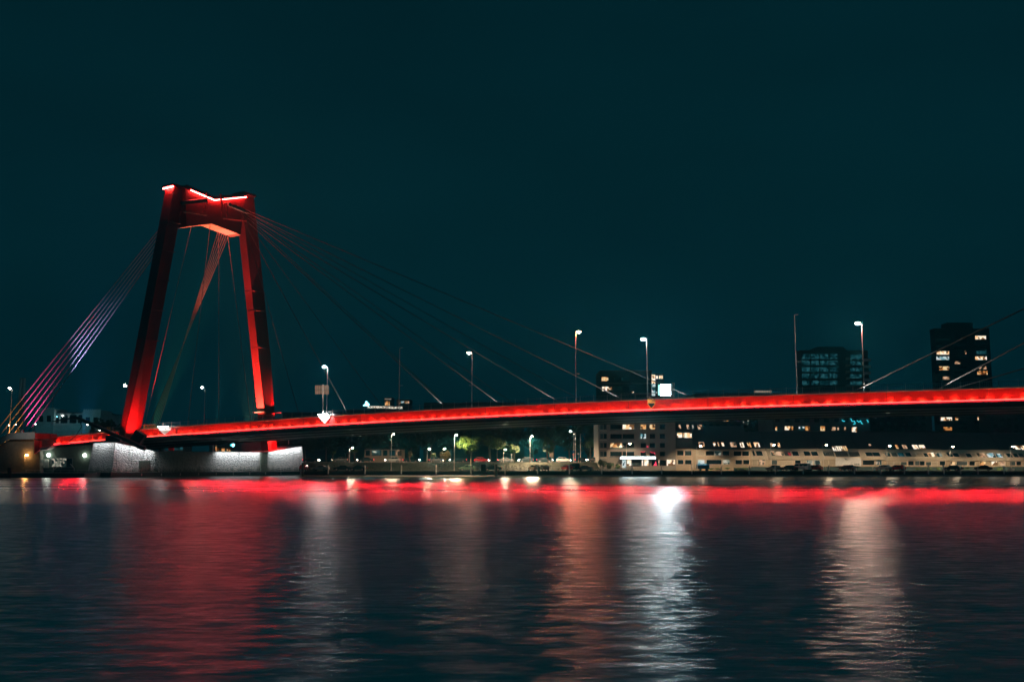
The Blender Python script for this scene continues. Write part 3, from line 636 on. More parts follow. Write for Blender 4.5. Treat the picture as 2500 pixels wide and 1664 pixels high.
GB = 'tall street lamps along the bridge'
BL = [  # base column, base row, head column, head row, n inside the edge, cross arm, words
 (22.8, 1053, 25, 948.7, 0.8, 0, 'lit street lamp at the far left behind the grey ramp parapet'),
 (310, 1045, 307, 942, 0.7, 0, 'lit street lamp directly left of the near red pylon leg'),
 (499, 1032, 495, 946.8, W - 0.8, 0, 'lit street lamp on the bridge between the two pylon legs'),
 (797.5, 1012, 793, 896.7, 0.8, 0, 'lit street lamp on the bridge behind the brown sign panel'),
 (1152, 988, 1146.7, 863, 0.8, -0.6, 'lit street lamp on the bridge above the round lit trees'),
 (1406.5, 980, 1411, 812, 0.8, 0.75, 'tallest lit lamp mast on the bridge, with a side bracket'),
 (1581.5, 971, 1577, 829.7, 0.8, 0, 'bright lit street lamp on the bridge just left of the white billboard'),
 (2112.5, 948, 2104.5, 791.7, 0.8, 0, 'brightest bridge lamp, in front of the wide dim teal-windowed block'),
]
for i, (bx, by, hx, hy, n_, cr_, lb) in enumerate(BL):
    s = deck_px(bx, n_); base = dk(s, n_, -0.2)
    if bx < 60: base = at(bx, by + 4, edge_at(bx).y + 1)
    hd = at(hx, hy, base.y); top = Vector((base.x, base.y, hd.z + 0.05)); hd.y = top.y
    off = hd - top; off.z = 0.12
    if off.length < 0.3: off = Vector((-0.5, 0, 0.12))
    street_lamp('street_lamp', base, top, off, M[{3: 'e_lampW', 4: 'e_lampF', 5: 'e_lampO', 6: 'e_lampW', 7: 'e_lampC'}.get(i, 'e_lamp')], lb, GB, cr_, 1.2)
for bx, by, ty, cr_, lb in ((128, 1056, 943, 0.6, 'thin unlit mast behind the orange box at the left bridge end'), (619.5, 1024, 887, 0.5, 'unlit mast in front of the far red pylon leg'),
                            (974, 989, 849.5, 0.75, 'tall unlit mast rising beside the white lit sign letters'), (1947.5, 959.6, 769, 0.8, 'tallest unlit mast beside the wide dim block on the right')):
    s = deck_px(bx, 0.8); base = dk(s, 0.8, -0.2); top = at(bx, ty, base.y); top.x = base.x
    t = street_lamp('lamp_mast', base, top, (0.35, 0, 0.03), None, lb, 'unlit masts on the bridge', cr_, 0.6, 0.085, lit=False, cat='lamp mast')
GQ = 'street lamps along the quay'
QL = [  # pole column, head column, head row, base row(None=quay), Y, mat, words
 (956, 958, 1059, None, 249, 'e_lamp_warm', 'lit quay lamp standing right of the parked dark cars under the bridge'),
 (1109.6, 1113, 1061.5, None, 249, 'e_lamp_warm', 'lit quay lamp left of the round lit tree'),
 (1294, 1297, 1064.4, 1130, 268.6, 'e_lamp_warm', 'lit lamp at the top of the grass bank by the road'),
 (1529, 1536, 1083, None, 252.6, 'e_lamp_warm', 'lit quay lamp in front of the grey flats above the glowing canopy'),
 (1700.6, 1709, 1089, None, 252.6, 'e_lamp_warm', 'lit quay lamp beside the blue market trailer'),
 (1881, 1888, 1086, None, 252.6, 'e_lamp_warm', 'lit quay lamp left of the white van'),
 (2008.6, 2016, 1086.4, None, 252.6, 'e_lamp_warm', 'lit quay lamp in front of the dark glazed conservatory'),
 (2164, 2171, 1088, None, 252.6, 'e_lamp_warm', 'lit quay lamp behind the white hatchback on the right'),
 (2317.8, 2325, 1090, None, 252.6, 'e_lamp_warm', 'lit quay lamp in front of the orange ground-floor window'),
 (2465.5, 2471.5, 1090, None, 252.6, 'e_lamp_warm', 'lit quay lamp at the right border beside the white guard rail'),
]
for px, hx, hy, by, Y, me, lb in QL:
    h = at(hx, hy, Y); bz = QZ if by is None else RZ - 0.05; X = at(px, hy, Y).x
    off = Vector((h.x - X, 0, 0.05)); off.x = off.x if abs(off.x) > 0.35 else 0.35
    street_lamp('street_lamp', Vector((X, Y, bz)), Vector((X, Y, h.z)), off, M[me], lb, GQ, 0, 0.9, 0.075)
    spot('lamp_light', (h.x + .15, Y, h.z - .22), (h.x + .15, Y + (0.4 if px < 1400 else 6.5), h.z - 9), {956: 4000, 1109.6: 13000, 1294: 34000}.get(px, 4600), (1.0, 0.74, 0.46), 179 if px < 1400 else 112, 0.35, 0.2, sc.objects[-1] if False else None)
for px, hx, hy, lb in ((854, 859, 1093, 'short lit path lamp above the dark parked cars'), (1043, 1047, 1096, 'short lit road lamp left of the golden bush'), (1081, 1083.5, 1095, 'short lit lamp inside the golden bush'),
                       (1229, 1232, 1096.5, 'short lit road lamp right of the tree with a lit trunk')):
    Y = 268.8; h = at(hx, hy, Y); X = at(px, hy, Y).x; off = Vector((max(0.35, h.x - X), 0, 0.03))
    street_lamp('street_lamp', Vector((X, Y, RZ - 0.05)), Vector((X, Y, h.z)), off, M['e_short'], lb, 'short lamps along the riverside road', 0, 0.5, 0.06)
Y = 286; X = at(1401, 1060, Y).x; street_lamp('street_lamp', (X, Y, RZ - 0.05), Vector((X, Y, at(1400, 1053, Y).z)), (-0.8, 0, 0.05), M['e_short'], 'lit white road lamp beyond the junction, left of the grey flats', None, 0, 0.8, 0.09)
for px, yt in ((1405, 1056), (1417, 1058)):
    Y = 287; X = at(px, 1100, Y).x
    tag(MB().tube((X, Y, RZ - 0.05), (X, Y, at(px, yt, Y).z), 0.10, 0.07, 8).build('sign_mast', M['pole']), 'pale bare mast %s at the road junction' % ('nearest the white road lamp' if px == 1405 else 'standing apart to the right'), 'mast')

# ------------------------------------------------------------------ signs on the bridge
def text_mesh(txt, size, mtl, parent, origin, right, up, depth=0.02, name='lettering', align='CENTER'):
    cu = bpy.data.curves.new('txt', 'FONT'); cu.body = txt; cu.size = size; cu.extrude = depth; cu.align_x = align; cu.align_y = 'CENTER'
    o = bpy.data.objects.new('txt', cu); COL.objects.link(o); dg = bpy.context.evaluated_depsgraph_get()
    me = bpy.data.meshes.new_from_object(o.evaluated_get(dg)); bpy.data.objects.remove(o)
    r = Vector(right).normalized(); u = Vector(up).normalized(); n = r.cross(u)
    mtx = Matrix((r, u, n)).transposed().to_4x4(); mtx.translation = Vector(origin) - rootloc(parent); me.transform(mtx)
    me.materials.clear(); me.materials.append(mtl); ob = bpy.data.objects.new(name, me); link(ob, parent); return ob
UP = Vector((0, 0, 1))
def depth_board(px0, px1, y0, ym, y1, face, lit, label):
    pc = (px0 + px1) / 2; s = deck_px(pc, -0.8); Yp = dk(s, -0.8).y
    def q(px, py, dy=0.0): return at(px, py, Yp) - nx * dy
    pts = [q(px0, y0), q(px1, y0), q(px1, ym), q(pc, y1), q(px0, ym)]
    t = thing('height_board', label, 'sign', q(pc, y1), 'clearance boards hung on the bridge edge')
    cen = sum(pts, Vector()) / 5
    MB().prism(pts, nx * 0.06).build('board', face, t)
    top = (y0 + ym) / 2 if not lit else y0 + (ym - y0) * 0.35
    tri = [q(px0 + 1.6, ym - 3.5 if not lit else ym + 1.0, .012), q(px1 - 1.6, ym - 3.5 if not lit else ym + 1.0, .012), q(px1 - 1.6, ym - 0.3 if not lit else ym + 1.6, .012), q(pc, y1 - 3, .012), q(px0 + 1.6, ym - 0.3 if not lit else ym + 1.6, .012)]
    MB().prism(tri, nx * 0.01).build('triangle', M['black'] if not lit else M['sign_back'], t)
    if not lit: text_mesh('• 0,70', 0.62, M['black'], t, q(pc, y0 + 4.2, .02), ax, UP)
    else: text_mesh('0,70', 0.5, M['black'], t, q(pc, y0 + 3.5, .02), ax, UP)
    MB().path([q(pc - 4, y0 - 1), q(pc - 2, y0 - 11, 0.2), q(pc + 2, y0 - 12, 0.7), q(pc + 4, y0 - 10, 0.9)], 0.05).build('lamp_arm', M['pole'], t)
    MB().obox(q(pc, y0 - 1.6, 0.55), ax * ((px1 - px0) * 0.5 * Yp / F * 1.1), nx * 0.10, (0, 0, 0.09)).build('lamp_bar', M['e_signlamp'] if lit else M['dark_steel'], t)
    MB().obox(q(pc, (y0 + ym) / 2, -0.35), ax * 0.07, nx * 0.28, (0, 0, 0.07)).build('bracket', M['steel'], t)
    if lit: spot('board_lamp', q(pc, y0 - 6, 2.2), q(pc, ym, 0), lit, (1, 0.98, 0.95), 70, 0.6, 0.1, t)
    else: spot('board_lamp', q(pc, y0 - 6, 2.2), q(pc, ym, 0), 260, (1, 0.8, 0.55), 60, 0.6, 0.1, t)
M['e_signlamp'] = emit('sign_lamp', (1.0, 0.97, 0.92), 14)
depth_board(387, 417, 1043, 1049, 1061, M['white'], 450, 'small white floodlit triangular clearance board near the pylon foot')
depth_board(779, 806, 1013, 1018, 1033, M['white'], 3000, 'big floodlit white triangular clearance board under the brown sign panel')
depth_board(1581, 1599.5, 974, 987, 998, M['yellow'], 0, 'yellow clearance board reading 0,70 with a black triangle')
# billboard
s = deck_px(1622, 1.6); Yb = dk(s, 1.6).y
bb = thing('billboard', 'glowing white square billboard standing behind the bridge railing', 'billboard', at(1622, 968, Yb))
def qb(px, py, dy=0.0): return at(px, py, Yb) + Vector((0, dy, 0))
MB().hexa([qb(1613, 965, .06), qb(1637, 965, .06), qb(1637, 965, .5), qb(1613, 965, .5), qb(1613, 938.5, .06), qb(1637, 938.5, .06), qb(1637, 938.5, .5), qb(1613, 938.5, .5)]).build('housing', M['dark_steel'], bb)
MB().hexa([qb(1613.3, 964.7), qb(1636.7, 964.7), qb(1636.7, 964.7, .055), qb(1613.3, 964.7, .055), qb(1613.3, 938.8), qb(1636.7, 938.8), qb(1636.7, 938.8, .055), qb(1613.3, 938.8, .055)]).build('screen', M['e_board'], bb)
MB().hexa([qb(1608, 963), qb(1612.4, 964.6), qb(1612.4, 964.6, .5), qb(1608, 963, .5), qb(1608, 939.6), qb(1612.4, 938.8), qb(1612.4, 938.8, .5), qb(1608, 939.6, .5)]).build('side_panel', M['e_boardside'], bb)
t1 = MB(); t1.add([qb(1616, 942.8, -.03), qb(1621, 945.6, -.03), qb(1616, 947, -.03)], [(0, 1, 2)]); t1.build('printed_mark', M['sign_back'], bb)
t1 = MB(); t1.path([qb(1623.5, 945, -.03), qb(1625.5, 946.4, -.03), qb(1627.8, 945.2, -.03), qb(1628, 944, -.03)], 0.035); t1.build('printed_mark', M['sign_back'], bb)
t1 = MB(); t1.tube(qb(1630, 945.6, -.03), qb(1630.4, 942.4, -.03), 0.06); t1.build('printed_mark', M['sign_back'], bb)
f_ = MB()
for px in (1606.6, 1638.6): f_.hexa([qb(px - .7, 972, .1), qb(px + .7, 972, .1), qb(px + .7, 972, .5), qb(px - .7, 972, .5), qb(px - .7, 936, .1), qb(px + .7, 936, .1), qb(px + .7, 936, .5), qb(px - .7, 936, .5)])
f_.build('frame', M['dark_steel'], bb)
pf = thing('gantry_frame', 'slim dark upright frame standing just right of the glowing billboard', 'frame', qb(1645, 970, 1))
for px in (1642.5, 1647.5): MB().tube(qb(px, 972, 1), qb(px, 933, 1), 0.09).build('post', M['steel'], pf)
MB().tube(qb(1642.5, 934, 1), qb(1647.5, 934, 1), 0.08).build('crossbar', M['steel'], pf); MB().tube(qb(1642.5, 962, 1), qb(1647.5, 962, 1), 0.06).build('crossbar', M['steel'], pf)
# direction sign seen from behind
s = deck_px(787, 1.4); Yb2 = dk(s, 1.4).y
ds = thing('direction_sign', 'wide brown back of a road sign before a lit bridge lamp', 'sign', at(788.5, 1014, Yb2))
def q2(px, py, dy=0.0): return at(px, py, Yb2) + Vector((0, dy, 0))
MB().tube(q2(788.5, 1015, -.12), q2(788.5, 938, -.12), 0.11).build('post', M['pole'], ds)
for x0, x1 in ((769.5, 786.6), (789, 803)):
    pl = MB().hexa([q2(x0, 962), q2(x1, 962), q2(x1, 962, .06), q2(x0, 962, .06), q2(x0, 940), q2(x1, 940), q2(x1, 940, .06), q2(x0, 940, .06)]).build('panel', M['sign_back'], ds)
    r_ = MB(); k = 0
    for px in np.arange(x0, x1 + .1, (x1 - x0) / 4): r_.tube(q2(px, 962.4, -.05), q2(px, 939.6, -.05), 0.045)
    for py in (940, 951, 962): r_.tube(q2(x0, py, -.05), q2(x1, py, -.05), 0.04)
    r_.build('stiffener', M['dark_steel'], pl)
spot('sign_glow', q2(786, 985, -4), q2(786, 951), 700, (1, 0.75, 0.55), 50, 0.6, 0.1, ds)
def chevron(px0, px1, y0, y1, Y, lb):
    t = thing('chevron_sign', lb, 'sign', at((px0 + px1) / 2, y1 + 6, Y), 'yellow chevron signs')
    q = lambda px, py, dy=0.0: at(px, py, Y) + Vector((0, -dy, 0))
    MB().prism([q(px0, y1), q(px1, y1), q(px1, y0), q(px0, y0)], (0, .05, 0)).build('board', M['yellow_lit'], t)
    m = (px0 + px1) / 2; h = (y1 - y0) / 2; yc = (y0 + y1) / 2
    for sg in (-1, 1): MB().prism([q(m - 1.8, yc, .015), q(m + 1.5, yc + sg * h * .75, .015), q(m + 2.9, yc + sg * h * .75, .015), q(m - .2, yc, .015)], (0, .01, 0)).build('chevron', M['black'], t)
    MB().tube(q(m, y1), q(m, y1 + 7), 0.06).build('post', M['pole'], t)
M['yellow_lit'] = mat('yellow_sheet', (0.80, 0.45, 0.06), 0.4)
cY = dk(deck_px(376, 1.2), 1.2).y
chevron(371.5, 380, 1036, 1044, cY, 'yellow chevron sign on the bridge right of the near pylon leg')
chevron(260.5, 269, 1042, 1048, dk(deck_px(265, 1.2), 1.2).y, 'yellow chevron sign on the bridge left of the near pylon leg')
chevron(40.5, 47.5, 1047, 1054, 246, 'yellow chevron sign above the grey ramp parapet')
spot('sign_glow', at(376, 1046, cY - 5), at(374, 1041, cY), 260, (1, .8, .5), 60, 0.6, .1)
t = thing('speed_sign', 'round red and white speed sign above the grey ramp parapet', 'sign', at(55.5, 1060, 245.5))
MB().tube(at(55.5, 1053, 245.5), at(55.5, 1053, 245.5) + Vector((0, -.05, 0)), 0.40, 0.40, 20).build('red_ring', M['sign_red'], t)
MB().tube(at(55.5, 1053, 245.44), at(55.5, 1053, 245.42), 0.29, 0.29, 20).build('white_disc', M['white'], t)
text_mesh('0', 0.5, M['black'], t, at(55.5, 1053, 245.40), (1, 0, 0), UP)
MB().tube(at(55.5, 1053, 245.55), at(55.5, 1066, 245.55), 0.05).build('post', M['pole'], t)
gr = thing('barrier', 'orange and white barrier on the bridge beside the near pylon leg', 'barrier', at(361, 1048, cY))
for py in (1038, 1043): MB().tube(at(350.5, py, cY), at(370.5, py - .6, cY), 0.11).build('rail', M['yellow_lit'], gr)
for px in (353, 361, 369): MB().tube(at(px, 1048, cY), at(px, 1037, cY), 0.07).build('post', M['yellow_lit'], gr)

# ------------------------------------------------------------------ left bank: ramp and abutment
ab = thing('bridge_abutment', 'dark brick bridge abutment with grey ramp parapet, glazed entrance and two wall lamps', 'abutment', at(60, 1150, 245))
YA = 247.0
MB().prism([at(-140, 1152, 245) , at(97, 1152, 245), at(97, 1072, 245), at(20, 1072, 245), at(-60, 1112, 245), at(-140, 1130, 245)], (0, 14, 0)).build('retaining_wall', M['brick_dark'], ab)
MB().prism([at(-60, 1100, 243.8), at(0, 1068, 243.8), at(21.7, 1056.5, 243.8), at(85.2, 1054, 243.8), at(85.2, 1071.2, 243.8), at(22.3, 1071.8, 243.8), at(0, 1084.6, 243.8), at(-60, 1118, 243.8)], (0, 0.8, 0)).build('parapet', M['concrete'], ab)
jc = [at(85.5, 1056.5, 243.2), at(121, 1057.5, 243.2), at(124, 1060, 243.2), at(124, 1067, 243.2), at(120.5, 1070, 243.2), at(85.5, 1071.5, 243.2)]
MB().prism(jc, (0, 3.5, 0)).build('joint_cover', M['red_paint'], ab)
MB().prism([at(83.5, 1073, 243.9), at(98, 1076, 243.9), at(97, 1096, 243.9), at(83.5, 1108, 243.9)], (0, 1, 0)).build('red_pillar', M['red_paint'], ab)
MB().prism([at(98, 1092, 244.2), at(128, 1087, 244.2), at(113, 1097, 244.2), at(98, 1099, 244.2)], (0, 3, 0)).build('bearing_block', M['concrete'], ab)
MB().prism([at(87.5, 1153, YA), at(246, 1153, YA), at(246, 1084, YA), at(97, 1094, YA)], (0, 10, 0)).build('facade_wall', M['brick_green'] if 'brick_green' in M else M['wall_mid'], ab)
def wbox(px0, px1, y0, y1, Y, d): return MB().prism([at(px0, y1, Y), at(px1, y1, Y), at(px1, y0, Y), at(px0, y0, Y)], (0, d, 0))
nb = wbox(98.5, 119, 1120.5, 1141.5, YA - 0.12, 0.12).build('notice_board', M['frame'], ab)
for x0, x1 in ((99.6, 108.2), (108.9, 117.6)): wbox(x0, x1, 1121.6, 1140.4, YA - 0.15, 0.03).build('poster', M['poster'] if 'poster' in M else M['white'], nb)
dr = wbox(123, 177.5, 1116.5, 1142, YA - 0.1, 0.1).build('door_frame', M['wall_mid'], ab)
for x0, x1, k in ((126.5, 135, 'g'), (136.3, 142.7, 'g'), (145.6, 151.6, 'g'), (154.8, 161.5, 'g'), (163, 175.8, 'k')): wbox(x0, x1, 1118.3, 1138.6, YA - 0.14, 0.04).build('door_pane', WIN[k], dr)
stp = MB()
for k in range(5): stp.prism([at(131 + k * 2.4, 1151, YA - 3.2 + k * .6), at(180, 1151, YA - 3.2 + k * .6), at(180, 1149 - k * 1.8, YA - 3.2 + k * .6), at(131 + k * 2.4, 1149 - k * 1.8, YA - 3.2 + k * .6)], (0, 0.6, 0))
stp.build('steps', M['plinth'], ab)
for pts in (((129.5, 1151), (130.5, 1141), (141.5, 1131.5)), ((132, 1146), (142, 1137)), ((150.5, 1142), (150.5, 1133)), ((172, 1132), (181, 1142), (181, 1151))):
    MB().path([at(x, y, YA - 2.5) for x, y in pts], 0.06).build('handrail', M['white'], ab)
ws = wbox(228, 235, 1112, 1126, YA - 2, 0.08).build('wall_sign', M['white'], ab); wbox(230, 233.2, 1118.5, 1124, YA - 2.04, 0.03).build('pictogram', M['black'], ws)
MB().path([at(227, 1135, YA - 2), at(228.5, 1127, YA - 2), at(231, 1126, YA - 2)], 0.07).build('sign_bracket', M['white'], ab)
for px, py, e in ((118.6, 1110, 60), (206.7, 1111, 60)):
    c = at(px, py, YA - 0.5); MB().ball(c, 0.42, 0.34, 0.42).build('wall_lamp', M['e_wall'] if 'e_wall' in M else M['e_small'], ab)
MB().tube(at(60.5, 1126, 244.6), at(60.5, 1113, 244.6), 0.05).build('lamp_post', M['pole'], ab)
MB().ball(at(65, 1110.5, 244.3), 0.32, 0.25, 0.2).build('wall_lamp', M['e_lamp_orange'], ab)
spot('ramp_fill_light', at(100, 1075, 236), at(100, 1066, 243), 420, (1, .32, .15), 40, 0.9, .2, ab)  # added spot away from the wall lamps, orange light on the joint cover
spot('ramp_fill_light', at(60, 1030, 236), at(60, 1064, 243), 900, (1, .95, .88), 50, 0.9, .2, ab)  # added spot away from the wall lamps, lights the ramp parapet
qr = thing('quay_railing', 'thin grey railing along the lower quay in front of the glazed entrance', 'railing', at(140, 1153, LY + 1))
MB().tube(at(62, 1147, LY + 1), at(231, 1147, LY + 1), 0.03).build('rail', M['steel'], qr)
for px in range(64, 232, 21): MB().tube(at(px, 1154.5, LY + 1), at(px, 1147, LY + 1), 0.03).build('post', M['steel'], qr)
tag(MB().obox(at(147, 1154, LY + 0.2), (8.0, 0, 0), (0, 0.15, 0), (0, 0, 0.10)).build('fender_beam', M['concrete']), 'long pale concrete fender beam along the edge of the lower quay', 'fender')
for px, py in ((20, 1037), (36, 1036), (85, 1034.5), (213, 1036), (242, 1049.5)):
    Y = 285 if px < 100 else 278; h = at(px, py, Y); street_lamp('street_lamp', Vector((h.x - .4, Y, QZ)), Vector((h.x - .4, Y, h.z)), (0.4, 0, 0.05), M['e_lampfar'] if 'e_lampfar' in M else M['e_small'],
        {20: 'lit lamp low behind the grey ramp at the far left', 36: 'lit lamp just right of the far left pair behind the ramp', 85: 'single lit lamp behind the ramp below the bundle of cables', 213: 'pale lamp in front of the teal lit old building', 242: 'lamp glowing just above the bridge edge left of the pylon'}[px], 'small street lamps behind the ramp', 0, 0.75, 0.07)

# ------------------------------------------------------------------ buildings
def pane_box(x0, x1, y0, y1, Y, d0, d1): return MB().prism([at(x0, y1, Y) - Vector((0, d0, 0)), at(x1, y1, Y) - Vector((0, d0, 0)), at(x1, y0, Y) - Vector((0, d0, 0)), at(x0, y0, Y) - Vector((0, d0, 0))], (0, d0 - d1, 0))
def windows(root, Y, lst, frame=None):
    for x0, x1, y0, y1, k in lst:
        if frame is None: pane_box(x0, x1, y0, y1, Y, 0.05, -0.05).build('window', WIN[k], root)
        else:
            e = 1.0
            f = pane_box(x0 - e, x1 + e, y0 - e, y1 + e, Y, 0.10, -0.05).build('window', frame, root)
            pane_box(x0, x1, y0, y1, Y, 0.125, 0.102).build('pane', WIN[k], f)
def block(name, label, cat, x0, x1, yt, Y, depth, m, group=None, z0=None, roof=True):
    z0 = QZ if z0 is None else z0
    a_ = at(x0, yt, Y); b_ = at(x1, yt, Y); t = thing(name, label, cat, ((a_.x + b_.x) / 2, Y, z0), group)
    MB().box((a_.x, Y, z0 - 0.3), (b_.x, Y + depth, a_.z)).build('wall', m, t)
    if roof: MB().box((a_.x - 0.12, Y - 0.12, a_.z), (b_.x + 0.12, Y + depth + 0.12, a_.z + 0.35)).build('roof', M['roof'], t)
    return t
def band(root, x0, x1, y0, y1, Y, m, d=0.12, name='balcony'): pane_box(x0, x1, y0, y1, Y, d, -0.05).build(name, m, root)

# grey apartment block with the restaurant under the canopy
YB = 262.0
fl = block('apartment_block', 'grey four-storey apartment block above a glowing restaurant canopy', 'building', 1461, 1648.5, 1028, YB, 16, M['wall_grey'])
rows = ((1036, 1047), (1059, 1070), (1081, 1092), (1102, 1113))
for r, (y0, y1) in enumerate(rows):
    kinds = [('kw', 'wo', 'k'), ('kk', 'kk', 'k'), ('oo', 'kk', 'k'), ('kk', 'rr', 'k')][r]
    windows(fl, YB, [(1466, 1472, y0, y1, 'm'), (1474.5, 1480.5, y0, y1, 'k')], M['wall_mid'])
    windows(fl, YB, [(1490, 1518, y0, y1, 'k' if r != 2 else 'o'), (1520, 1548, y0, y1, 'w' if r == 0 else 'k')])
    windows(fl, YB, [(1564, 1577, y0, y1, 'o' if r == 0 else ('c' if r == 1 else 'k')), (1586, 1599, y0, y1, 'o' if r == 0 else 'k'), (1611, 1623, y0, y1, 'k')], M['frame_dim'] if 'frame_dim' in M else M['wall_mid'])
    band(fl, 1488, 1550, y1 + 1, y1 + 3, YB, M['wall_mid'], 0.5)
    band(fl, 1464, 1482, y1 + 3, y1 + 4.2, YB, M['frame'], 0.08, 'sill_band')
cn = MB().prism([at(1513, 1120, YB - 2.2), at(1601, 1120, YB - 2.2), at(1601, 1114, YB - 2.2), at(1516, 1114, YB - 2.2)], (0, 2.1, 0)).build('canopy', M['white'], fl)
MB().prism([at(1514, 1119, YB - 2.32), at(1600.5, 1119, YB - 2.32), at(1600.5, 1114.5, YB - 2.32), at(1516, 1114.5, YB - 2.32)], (0, 0.1, 0)).build('canopy_light', M['e_canopy'], cn)
windows(fl, YB, [(1519, 1528, 1122, 1141, 'c'), (1531, 1541, 1122, 1136, 'w'), (1543, 1566, 1122, 1137, 'm'), (1567, 1570, 1122, 1136, 'w'), (1573, 1583, 1122, 1136, 'w'),
                 (1591, 1606, 1122.5, 1136, 'k'), (1608, 1609.5, 1122.5, 1135, 'w'), (1611, 1626, 1122.5, 1136, 'k'), (1628, 1648, 1121.5, 1136.5, 'w')])
for pts in ((((1563.5, 1101.5), (1568, 1103), (1572, 1102.5), (1575, 1100.5))), (((1587, 1101.5), (1591, 1104), (1598.5, 1104.5), (1599, 1109)))):
    MB().path([at(x, y, YB - 0.3) for x, y in pts], 0.05).build('red_light_cord', M['e_red'], fl)
MB().ball(at(1581, 1090, YB - 0.5), 0.22, 0.15, 0.16).build('red_lantern', M['e_red'], fl)
MB().prism([at(1595, 1136, YB - .2), at(1604, 1136, YB - .2), at(1601, 1124, YB - .2), at(1599, 1130, YB - .2)], (0, .03, 0)).build('red_curtain', M['e_red'], fl)
tf = thing('terrace_fence', 'row of small white framed panels fencing the terrace before the restaurant', 'fence', at(1503, 1150, 249))
for k in range(17):
    x = 1450 + k * 6.3; f_ = MB()
    for a_, b_, c_, d_ in ((x, x + 5, 1143.6, 1144.5), (x, x + 5, 1148.2, 1149), (x, x + .9, 1144.5, 1148.2), (x + 4.1, x + 5, 1144.5, 1148.2)): f_.prism([at(a_, d_, 249), at(b_, d_, 249), at(b_, c_, 249), at(a_, c_, 249)], (0, .08, 0))
    f_.build('panel', M['white'], tf)

# ---- terraced houses with sloping upper storeys
KS = 0.80
SP = {}
def slope_pt(px, py, Y0, z0):
    d = ray(px, py); t = (z0 - Y0 * KS - HC) / (d.z - KS * d.y); return Vector((0, 0, HC)) + d * t
def slope_win(root, Y0, z0, lst, frame, nm='window'):
    nrm = Vector((0, -KS, 1)).normalized(); up = Vector((0, 1, KS))
    for x0, x1, y0, y1, k in lst:
        a_ = slope_pt(x0 + 3, y1, Y0, z0); b_ = slope_pt(x1 + 3, y1, Y0, z0); tp = slope_pt(x0, y0, Y0, z0); L = tp.y - a_.y
        def rect(e, o): return [a_ + Vector((-e, 0, 0)) - up * e + nrm * o, b_ + Vector((e, 0, 0)) - up * e + nrm * o, b_ + Vector((e, 0, 0)) + up * (L + e) + nrm * o, a_ + Vector((-e, 0, 0)) + up * (L + e) + nrm * o]
        if frame is not None:
            f = MB().prism(rect(0.11, -0.05), nrm * 0.12).build(nm, frame, root); MB().prism(rect(0.0, 0.072), nrm * 0.02).build('pane', WIN[k], f)
        else: MB().prism(rect(0.0, -0.05), nrm * 0.10).build(nm, WIN[k], root)
YH = 262.0
def house(x0, x1, label, ground, sloped, roofl, yev, flat=False, ytop=1096, depth=14, band_y=1113):
    X0 = at(x0 + .4, 1100, YH).x; X1 = at(x1 - .4, 1100, YH).x
    t = thing('terraced_house', label, 'house', ((X0 + X1) / 2, YH, QZ), 'terraced houses facing the quay')
    if flat:
        zt_ = at(1800, ytop, YH).z; ze = zt_; z0 = ze
        MB().box((X0, YH, QZ - .3), (X1, YH + depth, zt_)).build('wall', M['wall_beige'], t)
        yy = YH; rz0 = zt_
        yr = YH + 8
        MB().prism([(X0, yy - .15, rz0 + .004), (X0, yr, rz0 + (yr - yy) * KS), (X0, yr, rz0 + .004)], (X1 - X0, 0, 0)).build('roof', M['roof'], t)
        windows(t, YH, sloped, M['frame']); windows(t, YH, ground, M['frame'])
        slope_win(t, YH - .15, rz0 - 0.0, roofl, M['roof'], 'skylight')
    else:
        z0 = at(1900, yev, YH).z
        MB().box((X0, YH + 0.5, QZ - .3), (X1, YH + depth, z0 - 0.02)).build('wall', M['wall_beige'], t)
        ysp = 3.6
        MB().prism([(X0, YH, z0), (X0, YH + ysp, z0 + ysp * KS), (X0, YH + ysp, z0)], (X1 - X0, 0, 0)).build('sloping_storey', M['panel_beige'], t)
        yr = YH + 9.5
        MB().prism([(X0, YH + ysp + .004, z0 + ysp * KS + .003), (X0, yr, z0 + (yr - YH) * KS), (X0, yr, z0), (X0, YH + ysp + .004, z0)], (X1 - X0, 0, 0)).build('roof', M['roof'], t)
        slope_win(t, YH, z0, sloped, M['frame']); windows(t, YH + 0.5, ground, M['frame'])
        slope_win(t, YH, z0, roofl, M['roof'], 'skylight')
        MB().box((X0, YH + .3, QZ - .3), (X1, YH + .497, QZ + 1.0)).build('plinth', M['wall_dark'], t)
    return t
h1 = house(1649, 1694, 'beige flat-fronted house with taller lit upper floors right of the restaurant',
      [(1655, 1668, 1122, 1132.5, 'k'), (1672.5, 1688, 1122, 1132.5, 'k')], [(1653, 1668.5, 1099.5, 1111, 'k'), (1672, 1688, 1099.5, 1111, 'k')], [], 0, True, 1094)
Yu = 265.0
MB().box((at(1649.5, 1060, Yu).x, Yu, at(1660, 1094, YH).z + .01), (at(1693.5, 1060, Yu).x, Yu + 9, at(1660, 1050, Yu).z)).build('upper_storey', M['wall_dark'], h1)
windows(h1, Yu, [(1653, 1665, 1056, 1067.5, 'w'), (1667, 1669, 1056, 1067, 'o'), (1671, 1688.5, 1056, 1068, 'w'), (1652.5, 1669, 1078, 1090, 'w'), (1671.5, 1688.5, 1078, 1090, 'w')])
zu = at(1660, 1050, Yu).z
X0, X1 = at(1649.5, 1060, Yu).x, at(1720, 1060, Yu).x
MB().prism([(X0, Yu - .1, zu + .01), (X0, Yu + 6, zu + 4.9), (X0, Yu + 6, zu + .01)], (X1 - X0, 0, 0)).build('roof', M['roof'], h1)
slope_win(h1, Yu - .1, zu + .01, [(1655, 1660, 1037, 1046, 'd'), (1675, 1681, 1037, 1047, 'd'), (1687, 1692, 1037, 1048, 'g'), (1702, 1713, 1037, 1048, 'd')], M['roof'], 'skylight')
